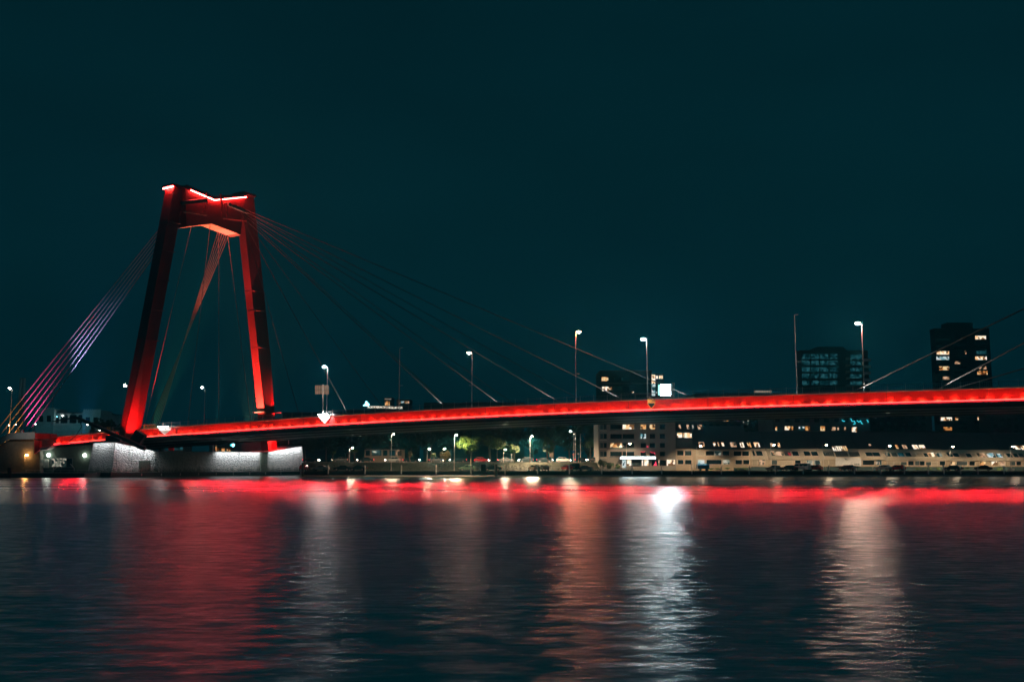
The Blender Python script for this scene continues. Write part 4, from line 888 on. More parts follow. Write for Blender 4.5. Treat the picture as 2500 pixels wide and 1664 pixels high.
house(1694, 1833, 'wide beige flat-fronted house behind the blue market trailer',
      [(1704.5, 1719.5, 1122, 1132, 'c'), (1724.5, 1761, 1122, 1132.5, 'k'), (1765, 1781, 1122, 1132.5, 'g'), (1795.5, 1811, 1122, 1132.5, 'k'), (1814.5, 1829, 1122, 1132.5, 'k')],
      [(1704.5, 1719, 1100.5, 1111, 'b'), (1723.5, 1743, 1100.5, 1111, 'k'), (1744, 1760.5, 1100.5, 1111, 'g'), (1764.5, 1780, 1100.5, 1111, 'k'), (1791, 1809, 1101, 1112, 'k'), (1812, 1828, 1101, 1112, 'k')],
      [(1704, 1718, 1079, 1090, 'd'), (1740, 1746, 1079, 1089, 'w'), (1751, 1755, 1080, 1089, 'o'), (1760, 1765.5, 1080, 1089, 'w'), (1782, 1796, 1080, 1091, 'd'), (1806, 1815, 1080, 1092, 'w'), (1824, 1832, 1080, 1092, 'o')], 0, True, 1096)
house(1833, 1878, 'narrow beige house with sloping upper storey next to the wide flat-fronted house',
      [(1837, 1848, 1122, 1135, 'b'), (1854, 1867, 1122, 1134, 'd')], [(1836, 1841, 1101, 1112, 'k'), (1845, 1860, 1101, 1112, 'k')], [(1840, 1853, 1080, 1091, 'w')], 1121)
house(1878, 2004, 'beige house behind the white van with a curtained red-lit sloping window',
      [(1884, 1897, 1123, 1133, 'm'), (1902, 1935, 1125, 1134, 'b'), (1941, 1954, 1123, 1133, 'k'), (1957, 1967, 1123, 1134, 'b'), (1969.5, 1983.5, 1123, 1134, 'g'), (1987.5, 2002, 1123, 1134, 'g')],
      [(1881, 1889, 1101, 1112, 'd'), (1893, 1910, 1102, 1112, 'd'), (1914, 1929, 1102, 1112, 'r'), (1933, 1948, 1102, 1112, 'k'), (1962, 1977, 1102, 1112, 'k'), (1980, 1995, 1102, 1112, 'k')],
      [(1871 + 9, 1886, 1082, 1091, 'd'), (1897, 1903, 1081, 1091, 'w')], 1121)
cv = house(2004, 2104, 'dark house with glazed conservatory roof and a row of lit skylight strips',
      [(2006, 2022, 1122, 1134, 'b'), (2024, 2040, 1122, 1134, 'b')],
      [(2010 + k * 5.2, 2013.6 + k * 5.2, 1102, 1113, 'k') for k in range(5)] + [(2039 + k * 5.2, 2042.6 + k * 5.2, 1103, 1114, 'k') for k in range(6)] + [(2073 + k * 5.2, 2076.6 + k * 5.2, 1103, 1114, 'k') for k in range(5)],
      [(2032 + k * 5.3, 2035.6 + k * 5.3, 1089, 1100.5, 'w' if k < 5 else 'o') for k in range(7)], 1121)
wp = MB().prism([at(2041, 1136.5, YH - 0.6), at(2103, 1136.5, YH - 0.6), at(2103, 1119, YH - 0.6), at(2097, 1116, YH - 0.6), at(2041, 1116, YH - 0.6)], (0, .5, 0)).build('white_screen_wall', M['white'], cv)
MB().prism([at(2061, 1117, YH - .65), at(2072, 1122, YH - .65), at(2064, 1122, YH - .65)], (0, .04, 0)).build('painted_figure', M['wall_mid'], wp)
for x in (2086, 2090.5, 2095): MB().prism([at(x, 1134.5, YH - .63), at(x + 3, 1134.5, YH - .63), at(x + 3, 1131, YH - .63), at(x, 1131, YH - .63)], (0, .02, 0)).build('painted_letter', M['wall_mid'], wp)
house(2104, 2158, 'beige house with two dark sloping windows right of the white screen wall',
      [(2106, 2134, 1123, 1134, 'k'), (2139, 2152, 1123, 1134, 'g')], [(2113, 2129, 1104, 1113.5, 'k'), (2130, 2147, 1104, 1113.5, 'k')], [(2119, 2124, 1084, 1088, 'd')], 1122)
house(2158, 2312, 'long beige house behind the red hatchback with two bright roof windows',
      [(2167, 2181, 1127, 1135, 'b'), (2183, 2196, 1127, 1135, 'b'), (2199.5, 2213, 1127, 1135, 'm'), (2217, 2230, 1125, 1135, 'k'), (2234, 2244, 1125, 1135, 'm'), (2245.5, 2257, 1125, 1135, 'k'), (2260.5, 2273, 1127, 1135, 'm'), (2275, 2288, 1127, 1135, 'b'), (2294, 2307, 1125, 1135, 'k')],
      [(2160, 2172, 1105, 1114, 'k'), (2176, 2189, 1105, 1114, 'm'), (2192, 2206, 1105, 1114, 't'), (2210, 2223, 1105, 1114, 'k'), (2226, 2235, 1106, 1114.5, 'b'), (2238, 2252, 1106, 1114.5, 'b'), (2255, 2264, 1106, 1114.5, 'k'), (2266, 2281, 1105, 1115, 'w'), (2286, 2299, 1106, 1115, 'g')],
      [(2186, 2192, 1086, 1095, 'o'), (2203, 2213, 1086, 1095, 'd'), (2228, 2241, 1086, 1096, 'w'), (2244, 2258, 1086, 1096, 'w')], 1123)
house(2312, 2458, 'beige house with a blue-white lit sloping window and an orange ground-floor window',
      [(2320, 2331, 1126, 1135, 'o'), (2335, 2361, 1126, 1135, 'm'), (2366.5, 2379.5, 1126, 1135.5, 'k'), (2392, 2405.5, 1126, 1135.5, 'o'), (2420.5, 2436, 1126, 1135.5, 'w'), (2440.5, 2453, 1126, 1135.5, 'd')],
      [(2313, 2325, 1106, 1115, 'k'), (2327, 2340, 1106, 1115, 'k'), (2344, 2356, 1107, 1116, 'b'), (2359, 2371, 1107, 1116, 'k'), (2375, 2383, 1107, 1116, 'b'), (2386, 2405, 1106, 1116, 'd'), (2411, 2429, 1106, 1116.5, 'c'), (2432, 2446, 1107, 1116.5, 'c')], [], 1124)
house(2458, 2540, 'beige house at the right border behind the white guard rail',
      [(2465, 2478, 1126, 1135, 'm'), (2481, 2492, 1126, 1135, 'k'), (2496, 2512, 1128, 1137, 'b')],
      [(2458, 2470, 1107, 1116, 'k'), (2474, 2485, 1107, 1116, 'k'), (2487, 2499, 1107, 1116, 'm')], [(2477, 2489, 1088, 1097, 'w'), (2493, 2505, 1088, 1098, 'w')], 1124)
# street front wall with hedge under the houses
tag(MB().box((at(1790, 1140, 260).x, 259.2, QZ - .1), (at(2540, 1140, 260).x, 259.5, QZ + 0.75)).build('garden_wall', M['wall_dark']), 'long low dark wall running below the houses behind the parked cars', 'wall')

# ---- mid-rise behind the houses and the towers
mr_ = block('apartment_building', 'dim olive mid-rise with a row of lit windows behind the glazed conservatory house', 'building', 1886, 2122, 1000, 300, 18, M['wall_mid'])
windows(mr_, 300, [(1893, 1897, 1041, 1050, 'o'), (1916, 1929, 1040, 1049, 'w'), (1932, 1936, 1040, 1049, 'o'), (1950, 1964, 1041, 1049, 'c'), (1966, 1977, 1040, 1050, 'o'), (2003, 2014, 1040, 1051, 'o'), (2030, 2040, 1042, 1050, 'd'), (2044, 2048, 1043, 1049, 'd'), (2061, 2065, 1042, 1052, 'd'), (2080, 2092, 1042, 1054, 'w'),
                   (1926, 1930, 1058, 1065, 'o'), (2000, 2007, 1010, 1015, 'o')], None)
for x0, x1, y0, y1 in ((1916, 1936, 1068, 1077), (1970, 2002, 1051, 1057), (1976, 2040, 1069, 1076), (2105, 2170, 1071, 1078)): band(mr_, x0, x1, y0, y1, 300, M['wall_grey'], 0.8)
windows(mr_, 300, [(1890 + i * 24, 1902 + i * 24, 1058, 1067, 'k') for i in range(9)] + [(1892 + i * 24, 1904 + i * 24, 1021, 1030, 'k') for i in range(9)], None)
ns = thing('neon_sign', 'cyan neon scrawl glowing high on the dark facade under the bridge', 'neon sign', at(2090, 1036, 299))
for pts in (((2055, 1025), (2060, 1028), (2063, 1027)), ((2077, 1021), (2080, 1028), (2086, 1027), (2088, 1034), (2083, 1035)), ((2092, 1026), (2097, 1030), (2101, 1026), (2103, 1033), (2107, 1034)), ((2116, 1024), (2120, 1029), (2118, 1031))):
    MB().path([at(x, y, 299) for x, y in pts], 0.10).build('neon_tube', M['e_cyan'], ns)
lo = block('office_building', 'low dark office with a few pale lights right of the olive mid-rise', 'building', 2122, 2300, 1054, 296, 14, M['wall_dark'])
windows(lo, 296, [(2141, 2147, 1062, 1069, 'd'), (2167, 2177, 1062, 1070, 'w'), (2217, 2220, 1068, 1071, 'c'), (2264, 2272, 1065, 1070, 'c'), (2098 + 25, 2128, 1070, 1078, 'o')]); band(lo, 2125, 2290, 1072, 1079, 296, M['wall_mid'], 0.3, 'cornice')
tw = block('tower_block', 'tall black tower block with scattered lit windows at the far right', 'building', 2282, 2415, 804, 330, 4, M['wall_black'] if 'wall_black' in M else M['wall_dark'])
pa_ = at(2316, 786, 330); pb_ = at(2378, 786, 330); MB().box((pa_.x, 331, at(2316, 804, 330).z + .36), (pb_.x, 336, pa_.z)).build('penthouse', M['wall_black'] if 'wall_black' in M else M['wall_dark'], tw)
TW = [(2381, 2407, 819.5, 828, 'w'), (2286, 2317, 857, 865, 'w'), (2286, 2317, 870, 878, 'c'), (2384, 2408, 856, 864, 't'), (2381, 2409, 870, 878, 'w'), (2293, 2317, 894, 903, 'o'), (2354, 2359, 857, 864, 'd'), (2331, 2346, 882, 888, 'd'),
      (2390, 2409, 894, 901, 'd'), (2386, 2411, 905, 914, 'o'), (2302, 2320, 919, 926, 'd'), (2297, 2324, 1018, 1026, 'w'), (2332, 2339, 1018, 1025, 'o'), (2386, 2402, 1018, 1025, 'w'), (2404, 2415, 1018, 1025, 'g'), (2304, 2324, 1042, 1050, 'o'), (2395, 2409, 1042, 1051, 'w')]
windows(tw, 330, TW)
for r in range(19):
    y = 819.5 + r * 12.25
    for x0, x1 in ((2284, 2318), (2330, 2360), (2380, 2409)):
        if not any(abs((b_[2] + b_[3]) / 2 - (y + 4)) < 8 and b_[0] < x1 and b_[1] > x0 for b_ in TW): windows(tw, 330, [(x0, x1, y, y + 7, 'k')])
wb = block('residential_block', 'wide dim block with rows of teal windows behind the brightest bridge lamp', 'building', 1955, 2050, 857, 345, 5, M['wall_dark'])
a_ = at(2050, 860, 345); c_ = at(2124, 858, 345)
MB().box((a_.x, 347, QZ), (c_.x, 362, at(2050, 853, 345).z)).build('wing', M['wall_dark'], wb)
MB().prism([(at(1990, 850, 345).x, 349, at(1990, 855, 345).z), (at(2080, 850, 345).x, 349, at(1990, 855, 345).z), (at(2068, 850, 345).x, 349, at(1990, 843, 345).z), (at(2004, 850, 345).x, 349, at(1990, 843, 345).z)], (0, 8, 0)).build('roof_house', M['wall_dark'], wb)
for r, (y0, y1) in enumerate(((864, 878), (880, 893), (896, 909), (912, 925), (929, 941))):
    windows(wb, 345, [(1958 + k * 22.5, 1977 + k * 22.5, y0, y1 - 2, 't') for k in range(4)]); windows(wb, 347, [(2076, 2088, y0 + 1, y1 - 2, 't'), (2090, 2104, y0 + 1, y1 - 2, 't')])
    band(wb, 1957, 2048, y1 - 1.5, y1 + 1, 345, M['wall_black'] if 'wall_black' in M else M['wall_dark'], 0.9); band(wb, 2107, 2123, y0 + 12, y0 + 18, 347, M['wall_pale'], 1.2)
    band(wb, 2064, 2073, y0 + 9, y0 + 15, 347, M['wall_grey'], 1.2)
ht = block('apartment_tower', 'dark stepped tower behind the tall lit mast with a glazed stair shaft', 'building', 1466, 1592, 906, 330, 18, M['wall_black'] if 'wall_black' in M else M['wall_dark'])
windows(ht, 330, [(1469, 1485, 920, 930, 'o'), (1470, 1486, 943.5, 954, 'w'), (1488, 1494, 945, 951, 'w'), (1542, 1547, 955, 960, 'w'), (1500, 1516, 920, 929, 'k'), (1520, 1536, 920, 929, 'k'), (1500, 1516, 943, 952, 'k'), (1520, 1536, 943, 952, 'k')])
for y in (935, 959, 981): band(ht, 1470, 1590, y, y + 1.3, 330, M['wall_mid'], 0.8)
x0, x1 = at(1590, 910, 329).x, at(1600.5, 910, 329).x
MB().box((x0, 329, QZ), (x1, 333, at(1590, 911, 329).z)).build('stair_shaft', M['wall_dark'], ht)
windows(ht, 329, [(1591, 1599.8, y, y + 6.4, 'w' if k < 3 else 'c') for k, y in enumerate((914.5, 922, 929.5, 937, 944.5, 952, 959.5))])
MB().box((x1, 331, QZ), (at(1621, 910, 331).x, 345, at(1610, 911, 331).z)).build('side_wing', M['wall_dark'], ht)
windows(ht, 331, [(1601.5, 1606, 917, 924, 'w'), (1609, 1618, 916.5, 924.5, 'w'), (1602, 1604.5, 943, 947, 'c'), (1602, 1604.5, 956, 960, 'c')])
rg = block('factory_hall', 'low dark hall with a small pale letter row on its roof, right of the billboard', 'building', 1700, 1900, 962, 345, 20, M['wall_dark'])
for k in range(11): MB().obox(at(1842 + k * 4.0, 955.5, 344), (0.19, 0, 0), (0, .04, 0), (0, 0, 0.36)).build('roof_letter', M['e_faint'] if 'e_faint' in M else M['wall_pale'], rg)
for x0, x1, yt, Yd, lb in ((2124, 2274, 1006, 322, 'unlit dark flats between the olive mid-rise and the black tower'), (2417, 2560, 1012, 322, 'unlit dark flats right of the black tower under the bridge'), (1655, 1885, 1012, 320, 'unlit dark flats behind the wide flat-fronted house')):
    t = block('dark_flats', lb, 'building', x0, x1, yt, Yd, 10, M['wall_dark'])
    windows(t, Yd, [(x, x + 9, y, y + 8, 'k') for x in range(x0 + 8, min(x1, 2500) - 10, 17) for y in range(yt + 8, 1062, 15)])
    if x0 < 1700: windows(t, Yd, [(1766, 1770, 1022, 1028, 'w'), (1772, 1778, 1021, 1028, 'o'), (1793, 1799, 1021, 1027, 't'), (1814, 1817, 1025, 1036, 'g'), (1819, 1822, 1025, 1036, 'g'), (1824, 1828, 1025, 1036, 'g')])
# left part: sign building, halls, old building, chimneys, low shop
of = block('office_hall', 'long dark office hall carrying the lit HOLDINGS letters on its roof', 'building', 846, 1012, 1003, 330, 20, M['wall_dark'])
text_mesh('ROODERMON HOLDINGS', 0.98, M['e_sign_white'], of, at(940, 994.3, 329.5), (1, 0, -0.02), UP, 0.03)
MB().box((at(904, 990, 329.6).x, 329.6, at(900, 1003, 330).z + .3), (at(977, 990, 329.6).x, 329.7, at(900, 998, 330).z)).build('sign_rail', M['dark_steel'], of)
lg = MB(); c_ = at(896, 987, 329.3); lg.ball(c_, 0.8, 0.12, 0.55); lg.ball(c_ + Vector((-.2, 0, .7)), 0.42, 0.12, 0.42); lg.ball(c_ + Vector((-.8, 0, -.25)), 0.5, 0.1, 0.25); lg.build('logo', M['e_sign_blue'], of)
sh = block('penthouse_flat', 'small lit rooftop flat above the HOLDINGS letters', 'building', 938, 956, 972, 338, 8, M['wall_dark'], None, None)
windows(sh, 338, [(940, 947, 979, 990, 'o'), (949, 951, 978, 990, 'o')]); MB().box((at(939, 975, 337).x, 337, at(939, 974.5, 337).z), (at(955, 975, 337).x, 337.3, at(939, 973, 337).z)).build('roof_light', M['e_faint'] if 'e_faint' in M else M['wall_pale'], sh)
s2_ = block('rooftop_pavilion', 'small pale lit rooftop pavilion right of the unlit mast', 'building', 968, 1001, 977, 338, 8, M['wall_dark'])
windows(s2_, 338, [(970, 973.5, 979, 985, 'd'), (975, 978, 979, 985, 'd'), (979, 987, 979, 983, 'c'), (988, 993, 979, 984, 'w'), (995, 999, 979, 984, 'd')])
for x0, x1, yt, lb in ((1035, 1130, 985, 'low dark rooftop far behind the left cables'), (690, 845, 1008, 'low dark hall roof left of the HOLDINGS letters'), (1130, 1280, 984, 'flat dark roof behind the middle cables')):
    block('warehouse', lb, 'building', x0, x1, yt, 345, 15, M['wall_dark'])
ob = block('old_townhouse', 'old teal-lit building with two crenellated corner towers and arched windows', 'building', 85, 247, 1008.5, 330, 22, M['wall_pale'])
for x0, x1, yt in ((88, 133, 997), (203, 246, 1001)):
    a_, b_ = at(x0, yt, 328.5), at(x1, yt, 328.5); tb = MB().box((a_.x, 328.5, QZ), (b_.x, 338, a_.z)).build('corner_tower', M['wall_pale'], ob)
    MB().box((a_.x - .3, 328.1, at(x0, yt + 7, 328).z), (b_.x + .3, 328.49, at(x0, yt + 5, 328).z)).build('cornice', M['wall_pale'], tb)
    mb = MB(); n = 9
    for k in range(n):
        xx = a_.x + (b_.x - a_.x) * (k + .25) / n; mb.box((xx, 328.5, a_.z), (xx + (b_.x - a_.x) / n * .5, 328.9, a_.z + .35))
    mb.build('battlement', M['wall_pale'], tb)
    m = (x0 + x1) / 2
    windows(ob, 328.5, [(m - 15, m - 5, yt + 17, yt + 32, 'k'), (m + 4, m + 14, yt + 17, yt + 32, 'k')])
for i, x in enumerate((135, 149, 170, 191)):
    wd = (9, 16, 17, 10)[i]; c_ = at(x + wd / 2, 1016, 329.9); r_ = wd * 330 / F / 2; n = 14
    poly = [c_ + Vector((r_ * math.cos(math.pi * k / n), 0, r_ * 0.9 * math.sin(math.pi * k / n))) for k in range(n + 1)] + [c_ + Vector((-r_, 0, -2.2)), c_ + Vector((r_, 0, -2.2))]
    MB().prism(poly, (0, .08, 0)).build('arched_window', WIN['k'], ob)
windows(ob, 330, [(104, 110, 1016, 1030, 't'), (115, 119, 1016, 1030, 't')])
band(ob, 133, 203, 1010.5, 1012, 330, M['wall_pale'], .3, 'cornice'); band(ob, 85, 247, 1036.5, 1038, 330, M['wall_pale'], .3, 'cornice'); band(ob, 85, 247, 1044, 1045, 330, M['wall_pale'], .3, 'cornice')
spot('street_glow', at(165, 1048, 312), at(165, 1020, 330), 1500, (0.12, 0.75, 0.9), 110, 1.0, .5, ob)
MB().ball(at(139, 1016.5, 329.2), .18).build('lantern', M['e_sign_blue'], ob); MB().ball(at(152.5, 1014.6, 329.2), .12).build('lantern', M['e_small'], ob)
for x in (52, 60):
    a_ = at(x, 922, 340); tag(MB().tube((a_.x, 340, QZ), a_, .55, .5, 12).build('chimney_stack', M['wall_pale']), 'pale slim chimney stack at the far left, the %s one of the pair' % ('left' if x == 52 else 'right'), 'chimney', 'twin chimney stacks')
sp = block('corner_shop', 'dark low building with three orange windows seen under the bridge deck', 'building', 512, 648, 1064, 300, 12, M['wall_dark'])
windows(sp, 300, [(526, 529, 1086, 1101, 'o'), (530, 535, 1094, 1101, 'o'), (540, 548.5, 1094, 1101, 'o'), (554, 562, 1094, 1101, 'o'), (540, 546, 1068, 1076, 'k'), (556, 562, 1068, 1076, 'k'), (577, 583, 1070, 1080, 'k'), (596, 602, 1070, 1080, 'k')])
ns = thing('neon_figure', 'small blue-white neon figure hanging in the dark under the bridge deck', 'neon sign', at(568, 1091, 292))
MB().ball(at(569, 1086, 292), .5, .12, .5).build('neon_body', M['e_sign_blue'], ns); MB().ball(at(569.5, 1080.5, 292), .28, .1, .3).build('neon_head', M['e_sign_blue'], ns); MB().ball(at(564, 1086, 292), .3, .1, .35).build('neon_wing', M['e_cyan'], ns)
MB().tube(at(567.3, 1080, 292), at(567.3, 1066, 292), .07).build('hanger', M['pole'], ns)
for px, y0, y1 in ((520.3, 1102, 1066), (704.6, 1084, 1058)):
    tag(MB().tube(at(px, y0, 290), at(px, y1, 290), .12, .1, 8).build('flagpole', M['white']), 'white pole under the bridge deck %s' % ('between the pier walls' if px < 600 else 'above the right end block of the pier'), 'pole')
kiosk = block('glass_pavilion', 'low teal glass pavilion under the left part of the bridge deck', 'building', 398, 448, 1076, 296, 8, M['wall_mid'])
windows(kiosk, 296, [(402, 414, 1080, 1098, 't'), (417, 430, 1080, 1098, 't'), (432, 446, 1080, 1098, 't')])
tag(MB().prism([at(411, 1099, 280), at(423, 1099, 280), at(425, 1082, 280), at(423, 1075, 280), at(415, 1074, 280), at(411, 1080, 280)], (0, .6, 0)).build('red_banner', M['red_paint']), 'tall rounded red panel standing under the bridge deck', 'panel')

# ------------------------------------------------------------------ vegetation
def crown(c, rx, ry, rz, n, size, m, parent, clumps=9, hole=0.25):
    vs = []; fs = []; cl = []
    for k in range(clumps):
        while True:
            p = Vector((random.uniform(-1, 1), random.uniform(-1, 1), random.uniform(-.9, 1)))
            if p.length < 1: break
        cl.append((p * 0.72, random.uniform(0.28, 0.52)))
    for i in range(n):
        p0, r0 = random.choice(cl)
        d = Vector((random.gauss(0, 1), random.gauss(0, 1), random.gauss(0, 1))).normalized() * r0 * random.uniform(0.35, 1.0) ** 0.6
        p = p0 + d; p = Vector((p.x * rx, p.y * ry, p.z * rz)) + Vector(c)
        u = Vector((random.gauss(0, 1), random.gauss(0, 1), random.gauss(0, .6))).normalized(); v = u.orthogonal().normalized(); s_ = size * random.uniform(.6, 1.3)
        b_ = len(vs); vs += [p - u * s_, p + v * s_ * .55, p + u * s_, p - v * s_ * .55]; fs.append((b_, b_ + 1, b_ + 2, b_ + 3))
    return MB().add(vs, fs).build('crown', m, parent)
def tree(name, label, base, h, rx, rz, n, size, m, group, hc=None, trunk_r=.22, cat='tree'):
    t = thing(name, label, cat, base, group); B = Vector(base); hc = h - rz if hc is None else hc
    tk = MB(); j = Vector((random.uniform(-.3, .3), random.uniform(-.3, .3), 0)); mid = B + Vector((0, 0, hc * .55)) + j
    tk.tube(B, mid, trunk_r, trunk_r * .75, 8); tk.tube(mid, B + Vector((0, 0, hc + rz * .4)), trunk_r * .72, trunk_r * .2, 7)
    for k in range(6):
        a_ = k * 1.05 + random.uniform(-.3, .3); st_ = mid + Vector((0, 0, (hc * .45) * random.uniform(0.1, .8)))
        tk.tube(st_, st_ + Vector((math.cos(a_) * rx * .65, math.sin(a_) * rx * .65, rz * random.uniform(.2, .8))), trunk_r * .38, trunk_r * .1, 5)
    tk.build('trunk', M['bark'], t); crown(B + Vector((0, 0, hc)), rx, rx, rz, n, size, m, t); return t
LT = 'leafy trees lit by the quay lamps'
def lit_tree(px, yc, wpx, hpx, Y, n, m, lb, base_z=None, name='street_tree'):
    c = at(px, yc, Y); bz = RZ - .06 if base_z is None else base_z; rx = wpx / 2 * Y / F; rz = hpx / 2 * Y / F
    return tree(name, lb, (c.x, Y, bz), c.z - bz + rz, rx, rz, n, .20, m, LT, hc=c.z - bz, trunk_r=.2)
lit_tree(1150, 1084, 70, 46, 253.5, 2600, M['leaf'], 'round lit green tree just right of the second quay lamp', QZ - .02)
lit_tree(1212, 1078, 76, 44, 266.5, 2600, M['leaf'], 'spreading lit yellow-green tree with a pale lit trunk')
lit_tree(1255, 1094, 28, 32, 267.5, 620, M['leaf'], 'small lit tree between the spreading tree and the road lamp')
lit_tree(1338, 1086, 34, 44, 262, 1000, M['leaf'], 'narrow slanting lit tree right of the lamp on the grass bank')
lit_tree(1443, 1082, 40, 36, 281.5, 1000, M['leaf'], 'small round lit tree touching the left corner of the grey flats')
lit_tree(1087, 1110, 32, 30, 260, 800, M['leaf_dry'], 'low golden lit bush around a short lamp')
lit_tree(1057, 1111, 15, 14, 268.5, 240, M['leaf'], 'little green bush beside the short road lamp')
lit_tree(868, 1100, 20, 10, 268.5, 260, M['leaf'], 'small lit shrub crown above the path lamp')
lit_tree(815, 1104, 14, 10, 268.5, 200, M['leaf'], 'sparse lit sapling at the left end of the road')
lit_tree(1002, 1108, 16, 16, 268.5, 260, M['leaf_dry'], 'small yellowish tree beside the lit yellow facade under the bridge')
DT = 'dark trees behind the riverside road'
spots = [(705, 1010), (748, 1030), (800, 1012), (852, 1005), (905, 1000), (955, 1010), (1003, 998), (1052, 1004), (1100, 996), (1150, 1000), (1198, 994), (1250, 1002), (1300, 998), (1348, 1006), (1392, 1012), (1436, 1008)]
protos = []
for i, (px, yt) in enumerate(spots):
    Y = 305 + (i * 7) % 22; tp = at(px, yt, Y); h = tp.z - QZ
    lb = 'tall dark tree of the unlit row behind the road, %s' % nth(i)
    if i < 3:
        t = tree('park_tree', lb, (tp.x, Y, QZ), h, 4.6, h * .40, 1500, .55, M['leaf_dark'], DT, trunk_r=.35); protos.append((t, h))
    else:
        p_, hp = protos[i % 3]; t = copy_tree(p_); t.location = (tp.x, Y, QZ); t.rotation_euler.z = i * 1.3; k = h / hp; t.scale = (1.05 * k, 1.05 * k, k); tag(t, lb, 'tree', DT)
bt = [(262, 1010, 300), (285, 1012, 305), (680, 1020, 312), (395, 1040, 310), (455, 1046, 312)]
for i, (px, yt, Y) in enumerate(bt):
    tp = at(px, yt, Y); h = tp.z - QZ; p_, hp = protos[(i + 1) % 3]; t = copy_tree(p_); t.location = (tp.x, Y, QZ); t.rotation_euler.z = i * 2.1; k = h / hp; t.scale = (.8 * k, .8 * k, k)
    tag(t, ['dark tree right of the teal-lit old building', 'dark tree just left of the near pylon leg', 'dark tree behind the right end of the stone pier', 'dark tree glimpsed right of the near pylon leg above the deck', 'low dark tree between the pylon legs above the deck'][i], 'tree', 'dark trees on the left bank')
for i, (px, wv, hv) in enumerate(((1472, 26, 30), (1490, 22, 22), (1507, 14, 16))):
    c = at(px, 1130, 257); tree('garden_shrub', ['big dark shrub at the left corner of the grey flats', 'dark shrub second from the corner of the grey flats', 'low dark shrub left of the restaurant canopy'][i], (c.x, 257, QZ), hv * 257 / F, wv / 2 * 257 / F, hv / 2.4 * 257 / F, 520, .22, M['leaf_dark'], 'shrubs before the grey flats', trunk_r=.07, cat='shrub')
for i, (px, Y) in enumerate(((1734, 258.5), (1752, 258.5), (1775, 258.5), (1800, 258.5), (1820, 258.5), (2240, 257), (2268, 257), (2290, 257), (2360, 257), (2395, 257), (2420, 257), (2440, 257))):
    c = at(px, 1140, Y); tree('hedge_shrub', 'low clipped green shrub before the houses, %s' % nth(i), (c.x, Y, QZ), .95, .95, .42, 160, .12, M['leaf'], 'low shrubs before the houses', trunk_r=.04, cat='shrub')
for px, yt in ((300, 1040), (318, 1044)):
    c = at(px, yt, 244)
gx = [random.uniform(QX2 + 2, RX1) for _ in range(3400)]
vs = []; fs = []
for x in gx:
    y = random.uniform(259.3, 268.6); f = min(1, (y - 259) / 9); z_ = QZ + f * (RZ - QZ - .06)
    if x < qx(y) + .6: continue
    a_ = random.uniform(0, 6.28); hh = random.uniform(.12, .42); d = Vector((math.cos(a_) * .07, math.sin(a_) * .07, 0)); p = Vector((x, y, z_ - .03)); b_ = len(vs)
    vs += [p - d, p + d, p + Vector((random.uniform(-.15, .15), random.uniform(-.1, .1), hh))]; fs.append((b_, b_ + 1, b_ + 2))
tag(MB().add(vs, fs).build('bank_grass', M['grass']), 'rough grass growing on the bank below the road', 'grass', kind='stuff')

# ------------------------------------------------------------------ vehicles
def paint(name, c): return mat('paint_' + name, c, 0.22, 0.1, spec=0.6)
PAINT = {'white': paint('white', (.72, .72, .70)), 'red': paint('red', (.45, .015, .02)), 'dark': paint('dark', (.02, .025, .03)), 'grey': paint('grey', (.22, .22, .22)), 'green': paint('green', (.18, .30, .20)), 'beige': paint('beige', (.36, .30, .22)), 'blue': paint('blue', (.02, .10, .22))}
PROF = {'sedan': ([(-2.2, .35), (2.15, .35), (2.2, .62), (2.05, .82), (1.0, .93), (.35, 1.38), (-.75, 1.42), (-1.45, 1.02), (-2.15, .95), (-2.25, .6)], 1),
        'hatch': ([(-1.95, .35), (1.95, .35), (2.0, .62), (1.85, .85), (1.0, .97), (.4, 1.45), (-1.2, 1.50), (-1.75, 1.05), (-1.98, .95), (-2.0, .6)], 1),
        'van': ([(-2.4, .38), (2.35, .38), (2.4, .75), (2.2, 1.05), (1.55, 1.2), (1.0, 1.88), (-2.2, 1.92), (-2.4, 1.6), (-2.43, .7)], 1)}
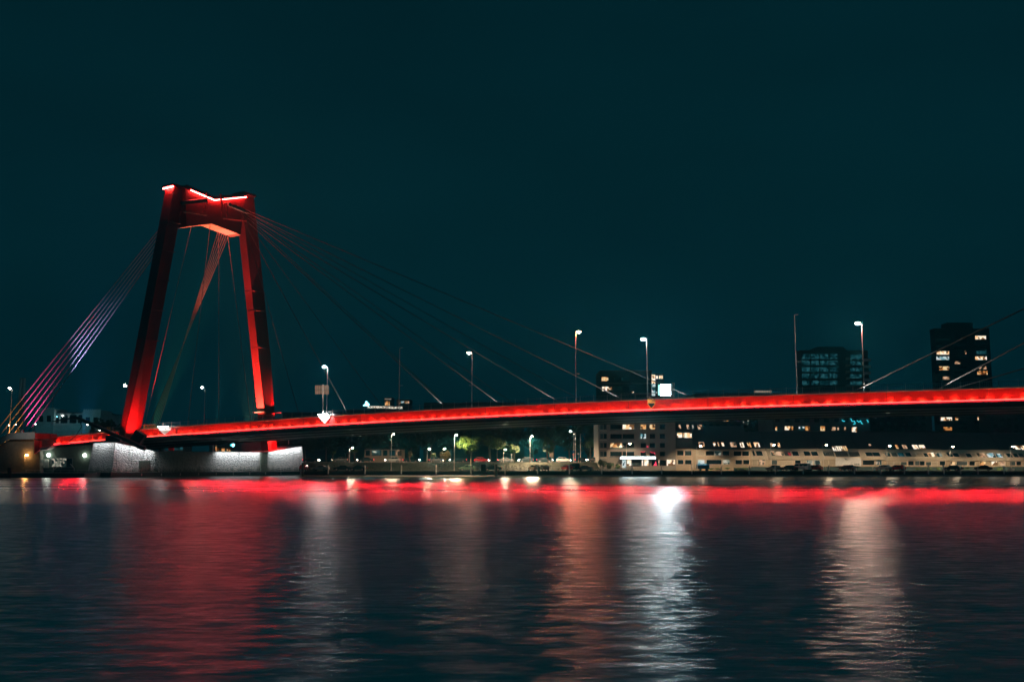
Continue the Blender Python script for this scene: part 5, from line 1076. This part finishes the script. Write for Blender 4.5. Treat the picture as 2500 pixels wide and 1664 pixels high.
def car(kind, col, loc, rot, label, lit=False, group='cars parked along the quay'):
    prof, _ = PROF[kind]; t = thing('parked_car' if not lit else 'road_car', label, 'car', loc, group)
    R = Matrix.Rotation(rot, 3, 'Z'); L = Vector(loc); T = lambda x, y, z: L + R @ Vector((x, y, z))
    hw = .86 if kind != 'van' else .95
    def ringy(y, sc_): return [T(x, y * (1 - max(0, z - .95) * .26), z) for x, z in prof]
    b_ = MB().loft([[T(x * .985, -hw * (1 - max(0, z - .95) * .26), .35 + (z - .35) * .985) for x, z in prof], ringy(-hw * .93, 1), ringy(hw * .93, 1), [T(x * .985, hw * (1 - max(0, z - .95) * .26), .35 + (z - .35) * .985) for x, z in prof]])
    b_.build('body', PAINT[col], t, bevel=0.05)
    if kind == 'van': wx = [(.95, 1.72), (1.42, 1.22), (.1, 1.22), (.1, 1.72)], [(-.05, 1.72), (-.05, 1.22), (-2.1, 1.22), (-2.05, 1.72)]
    elif kind == 'hatch': wx = [(.35, 1.38), (.85, 1.0), (-.35, 1.0), (-.35, 1.40)], [(-.45, 1.40), (-.45, 1.0), (-1.6, 1.04), (-1.2, 1.40)]
    else: wx = [(.28, 1.31), (.8, .97), (-.3, .97), (-.3, 1.34)], [(-.4, 1.34), (-.4, .97), (-1.4, 1.02), (-.78, 1.34)]
    for sgn in (-1, 1):
        for wv in wx:
            pts = [T(x, sgn * (hw * (1 - max(0, z - .95) * .26) + .012), z) for x, z in wv]; MB().prism(pts, R @ Vector((0, -sgn * .03, 0))).build('side_window', M['glass'], t)
        zx = prof[-1 - 4][0] if False else 0
    xs = [p for p in prof if p[1] > .9]
    f0, f1 = (prof[4], prof[5]); 
    MB().prism([T(f0[0] + .015, -hw * .8, f0[1] + .05), T(f0[0] + .015, hw * .8, f0[1] + .05), T(f1[0] + .03, hw * .72, f1[1] - .04), T(f1[0] + .03, -hw * .72, f1[1] - .04)], R @ Vector((.02, 0, .02))).build('windscreen', M['glass'], t)
    for sx in (-1.28, 1.32):
        for sy in (-1, 1):
            wl = MB().tube(T(sx, sy * (hw - .16), .33), T(sx, sy * (hw + .02), .33), .33, .33, 16).build('wheel', M['tyre'], t)
            MB().tube(T(sx, sy * (hw + .021), .33), T(sx, sy * (hw + .03), .33), .19, .17, 12).build('rim', M['rim'], wl)
    fx = prof[2][0]; rx_ = prof[-1][0]; rz_ = .78 if kind != 'van' else .95
    for sy in (-1, 1):
        MB().obox(T(fx - .06, sy * hw * .74, .68), R @ Vector((.07, 0, 0)), R @ Vector((0, .16, 0)), (0, 0, .07)).build('headlight', M['e_head'] if lit else M['white'], t)
        MB().obox(T(rx_ + .04, sy * hw * .78, rz_), R @ Vector((.06, 0, 0)), R @ Vector((0, .13, 0)), (0, 0, .09)).build('taillight', M['e_tail'] if lit else M['sign_red'], t)
    for sy in (-1, 1): MB().obox(T(.72, sy * (hw + .08), 1.0), R @ Vector((.06, 0, 0)), R @ Vector((0, .07, 0)), (0, 0, .06)).build('mirror', PAINT[col], t)
    return t
PI = math.pi
def qcar(px, kind, col, rot, label, Y=251.0, z=None): p = at(px, 1146, Y); return car(kind, col, (p.x, Y, QZ + .01 if z is None else z), rot, label)
qcar(782, 'sedan', 'white', PI - .12, 'white sedan parked on the quay right of the pier')
qcar(742, 'hatch', 'red', PI * .5, 'red hatchback half hidden behind the right end of the pier', 256)
qcar(835, 'sedan', 'dark', PI + .1, 'dark sedan parked second from the pier under the bridge')
qcar(874, 'sedan', 'dark', PI - .1, 'dark sedan parked left of the first tall quay lamp')
qcar(1140, 'hatch', 'green', PI + .15, 'pale green hatchback parked left of the black cabinet')
qcar(1203, 'sedan', 'dark', PI, 'dark sedan parked right of the black cabinet')
qcar(1304, 'hatch', 'beige', PI * .62, 'beige hatchback parked below the lamp on the bank')
qcar(1328, 'hatch', 'beige', PI * .58, 'beige hatchback parked right of the other beige one')
qcar(1384, 'hatch', 'red', PI * .6, 'dark red hatchback parked on the quay below the junction')
qcar(1402, 'van', 'dark', PI * .57, 'dark van with pale roof edge beside the dark red hatchback', 252)
qcar(1428, 'sedan', 'grey', PI * .9, 'grey sedan parked left of the terrace fence')
qcar(1891, 'sedan', 'grey', PI * .75, 'grey sedan parked left of the white van behind a bollard')
qcar(1926, 'sedan', 'dark', PI * .72, 'black sedan parked directly left of the white van', 251.5)
qcar(1955, 'van', 'white', PI * .78, 'white van parked before the house with the red-lit window')
qcar(1988, 'hatch', 'red', PI * .78, 'dark red hatchback parked right of the white van')
qcar(2068, 'hatch', 'dark', PI * .7, 'black hatchback parked before the white screen wall')
qcar(2157, 'hatch', 'white', PI * .72, 'white hatchback parked behind a bollard next to the bright red one')
qcar(2190, 'hatch', 'red', PI * .74, 'bright red hatchback parked right of the white hatchback')
qcar(2326, 'sedan', 'dark', PI * .75, 'black sedan parked below the orange ground-floor window')
qcar(2400, 'sedan', 'dark', PI * .85, 'black sedan parked on the far right between two bollards', 253)
rc = [(760, 0, 'dark'), (830, 1, 'grey'), (892, 1, 'dark'), (958, 1, 'white'), (1005, 0, 'dark'), (1066, 0, 'grey'), (1118, 1, 'dark'), (1176, 0, 'red'), (1236, 0, 'grey'), (1284, 1, 'dark'), (1330, 0, 'dark'), (1376, 0, 'white'), (1424, 0, 'dark'), (1450, 1, 'grey')]
for i, (px, dr_, c_) in enumerate(rc):
    Y = 277.5 if dr_ == 0 else 273.6; p = at(px, 1125, Y)
    car(('sedan', 'hatch')[i % 2], c_, (p.x, Y, RZ + .01), (-.10 if dr_ == 0 else PI + .22), '%s car driving on the riverside road with lights on, %s' % (c_, nth(i)), True, 'cars with lights on the riverside road')

# ------------------------------------------------------------------ quay furniture
bx_ = [801, 891, 980, 1065, 1150.5, 1233, 1312.5, 1390, 1469, 1543.5, 1615.5, 1689, 1761, 1829, 1893, 1961, 2024, 2086, 2150, 2208, 2266.5, 2304.6, 2345, 2387.6, 2451]
def bollard(px, Y, h, label):
    p = at(px, 1149, Y); t = thing('mooring_bollard', label, 'bollard', (p.x, Y, QZ), 'pale mooring posts along the quay edge'); B = Vector((p.x, Y, QZ - .75))
    MB().tube(B, B + Vector((0, 0, .75 + h)), .17, .15, 10).build('post', M['white'], t); MB().ball(B + Vector((0, 0, .75 + h)), .18, .18, .14).build('cap', M['white'], t)
    MB().tube(B + Vector((0, 0, .75 + h * .45)), B + Vector((0, 0, .83 + h * .45)), .19, .19, 10).build('band', M['dark_steel'], t)
for i, px in enumerate(bx_): bollard(px, QY - .24, 1.25, 'pale mooring post on the quay edge, %s' % nth(i))
for px, lb in ((2017, 'thin pale post left of its taller partner before the conservatory house'), (2090, 'leaning pale post beside the bollard under the white screen wall')):
    p = at(px, 1149, 247); tag(MB().tube((p.x, 247, QZ), (p.x, 247, QZ + .95), .11, .10, 8).build('marker_post', M['white']), lb, 'post')
for px in (2131.5, 2141):
    p = at(px, 1149, 248); t = thing('warning_post', 'thin orange and white warning post, the %s of two by the white hatchback' % ('left' if px < 2135 else 'right'), 'post', (p.x, 248, QZ), 'orange warning posts'); B = Vector((p.x, 248, QZ))
    for k in range(4): MB().tube(B + Vector((0, 0, k * .22)), B + Vector((0, 0, k * .22 + .22)), .07, .07, 8).build('band', M['white'] if k % 2 else M['orange'] if 'orange' in M else M['yellow'], t)
cb = thing('switch_cabinet', 'tall black cabinet on the quay right of the pale green hatchback', 'cabinet', at(1180.5, 1150, 247)); p = at(1180.5, 1149, 247)
MB().box((p.x - .62, 247, QZ), (p.x + .62, 247.8, QZ + 1.6)).build('body', M['black'], cb, bevel=.03); MB().box((p.x - .68, 246.94, QZ + 1.6), (p.x + .68, 247.86, QZ + 1.68)).build('roof', M['black'], cb); MB().box((p.x - .74, 246.9, QZ), (p.x - .64, 247.2, QZ + 1.55)).build('pale_post', M['white'], cb)
tr = thing('market_trailer', 'blue market trailer with a curved roof parked before the wide house', 'trailer', at(1718, 1149, 253)); p = at(1718, 1149, 253)
n = 8; prof = [(253, QZ + .5), (255.2, QZ + .5)] + [(254.1 + 1.15 * math.cos(math.pi * k / n), QZ + 1.35 + .38 * math.sin(math.pi * k / n)) for k in range(n + 1)]
MB().prism([(p.x - 1.5, y, z) for y, z in prof], (3.0, 0, 0)).build('body', PAINT['blue'], tr)
MB().box((p.x - 1.45, 252.6, QZ + 1.36), (p.x + 1.45, 252.98, QZ + 1.46)).build('awning', M['sign_blue'], tr)
for sx in (-.8, .8): MB().tube((p.x + sx, 252.98, QZ + .33), (p.x + sx, 253.2, QZ + .33), .33, .33, 14).build('wheel', M['tyre'], tr)
gr = thing('guard_rail', 'white double guard rail above the quay ladder at the right border', 'railing', at(2468, 1149, 246.2))
for py in (1143.8, 1146.8): MB().tube(at(2460, py, 246.2), at(2476.5, py, 246.2), .05).build('rail', M['white'], gr)
for px in (2461, 2466, 2471, 2475.5): MB().tube(at(px, 1149.5, 246.2), at(px, 1143.5, 246.2), .045).build('post', M['white'], gr)
def sign(px, yb, yt, Y, kind, lb):
    b_ = at(px, yb, Y); b_.z = RZ - .06; tpt = at(px, yt, Y); t = thing('road_sign', lb, 'sign', b_); MB().tube(b_, tpt, .05).build('post', M['pole'], t)
    f = tpt + Vector((0, -.07, 0))
    if kind == 'yield':
        MB().prism([f + Vector((-.42, 0, .1)), f + Vector((.42, 0, .1)), f + Vector((0, 0, -.62))], (0, .04, 0)).build('red_triangle', M['sign_red'], t); MB().prism([f + Vector((-.24, -.02, 0)), f + Vector((.24, -.02, 0)), f + Vector((0, -.02, -.40))], (0, .015, 0)).build('white_triangle', M['white'], t)
    elif kind == 'blue': MB().tube(f, f + Vector((0, .04, 0)), .32, .32, 18).build('blue_disc', M['sign_blue'], t)
    elif kind == 'round':
        MB().tube(f, f + Vector((0, .04, 0)), .3, .3, 18).build('rim_disc', M['wall_mid'], t); MB().tube(f + Vector((0, -.015, 0)), f, .22, .22, 18).build('white_disc', M['white'], t)
    else: MB().box((f.x - .5, f.y, f.z - 1.2), (f.x + .5, f.y + .05, f.z)).build('panel', M['sign_back'], t)
sign(1400, 1130, 1108, 268.9, 'yield', 'red and white triangular give-way sign at the junction')
sign(1399.5, 1130, 1102, 268.9, 'blue', 'blue round sign just above the give-way sign')
sign(1249, 1122, 1109, 269, 'round', 'small round white sign right of the spreading lit tree')
sign(1080, 1147, 1121, 268.9, 'blue', 'blue round sign below the golden bush')
sign(1346, 1122, 1104, 269, 'panel', 'grey-brown rectangular notice panel below the narrow lit tree')
sign(1412, 1130, 1107, 268.9, 'round', 'small pale round sign right of the give-way sign')
ps = thing('shelter', 'small pale glazed shelter by the road left of the spreading lit tree', 'shelter', at(1172, 1127, 286)); p = at(1172, 1127, 286); p.z = RZ - .06
for sx in (-.35, .35): MB().tube((p.x + sx, 286, p.z), (p.x + sx, 286, p.z + 1.3), .05).build('post', M['white'], ps)
MB().box((p.x - .45, 285.7, p.z + 1.3), (p.x + .45, 286.5, p.z + 1.38)).build('roof', M['white'], ps)
yf = block('pavilion', 'low yellow-lit pavilion front under the bridge left of the short road lamps', 'building', 890, 983, 1097, 290.2, 6, M['wall_beige'], None, RZ)
windows(yf, 290.2, [(893, 903, 1099, 1111, 'k'), (908, 930, 1099, 1111, 't'), (936, 945, 1099, 1111, 'k'), (952, 964, 1099, 1111, 't'), (968, 980, 1099, 1111, 'd')], M['wall_mid'])

# ------------------------------------------------------------------ night air over the river
hz = bpy.data.materials.new('night_haze'); hz.use_nodes = True; n = hz.node_tree; n.nodes.clear()
ho = n.nodes.new('ShaderNodeOutputMaterial'); hv = n.nodes.new('ShaderNodeVolumePrincipled')
hv.inputs['Color'].default_value = (0.06, 0.72, 0.92, 1); hv.inputs['Density'].default_value = HAZE; hv.inputs['Anisotropy'].default_value = 0.55
n.links.new(hv.outputs[0], ho.inputs['Volume'])
if HAZE > 0: tag(MB().box((-720, -90, -1.5), (720, 640, 92)).build('haze', hz), kind='stuff')
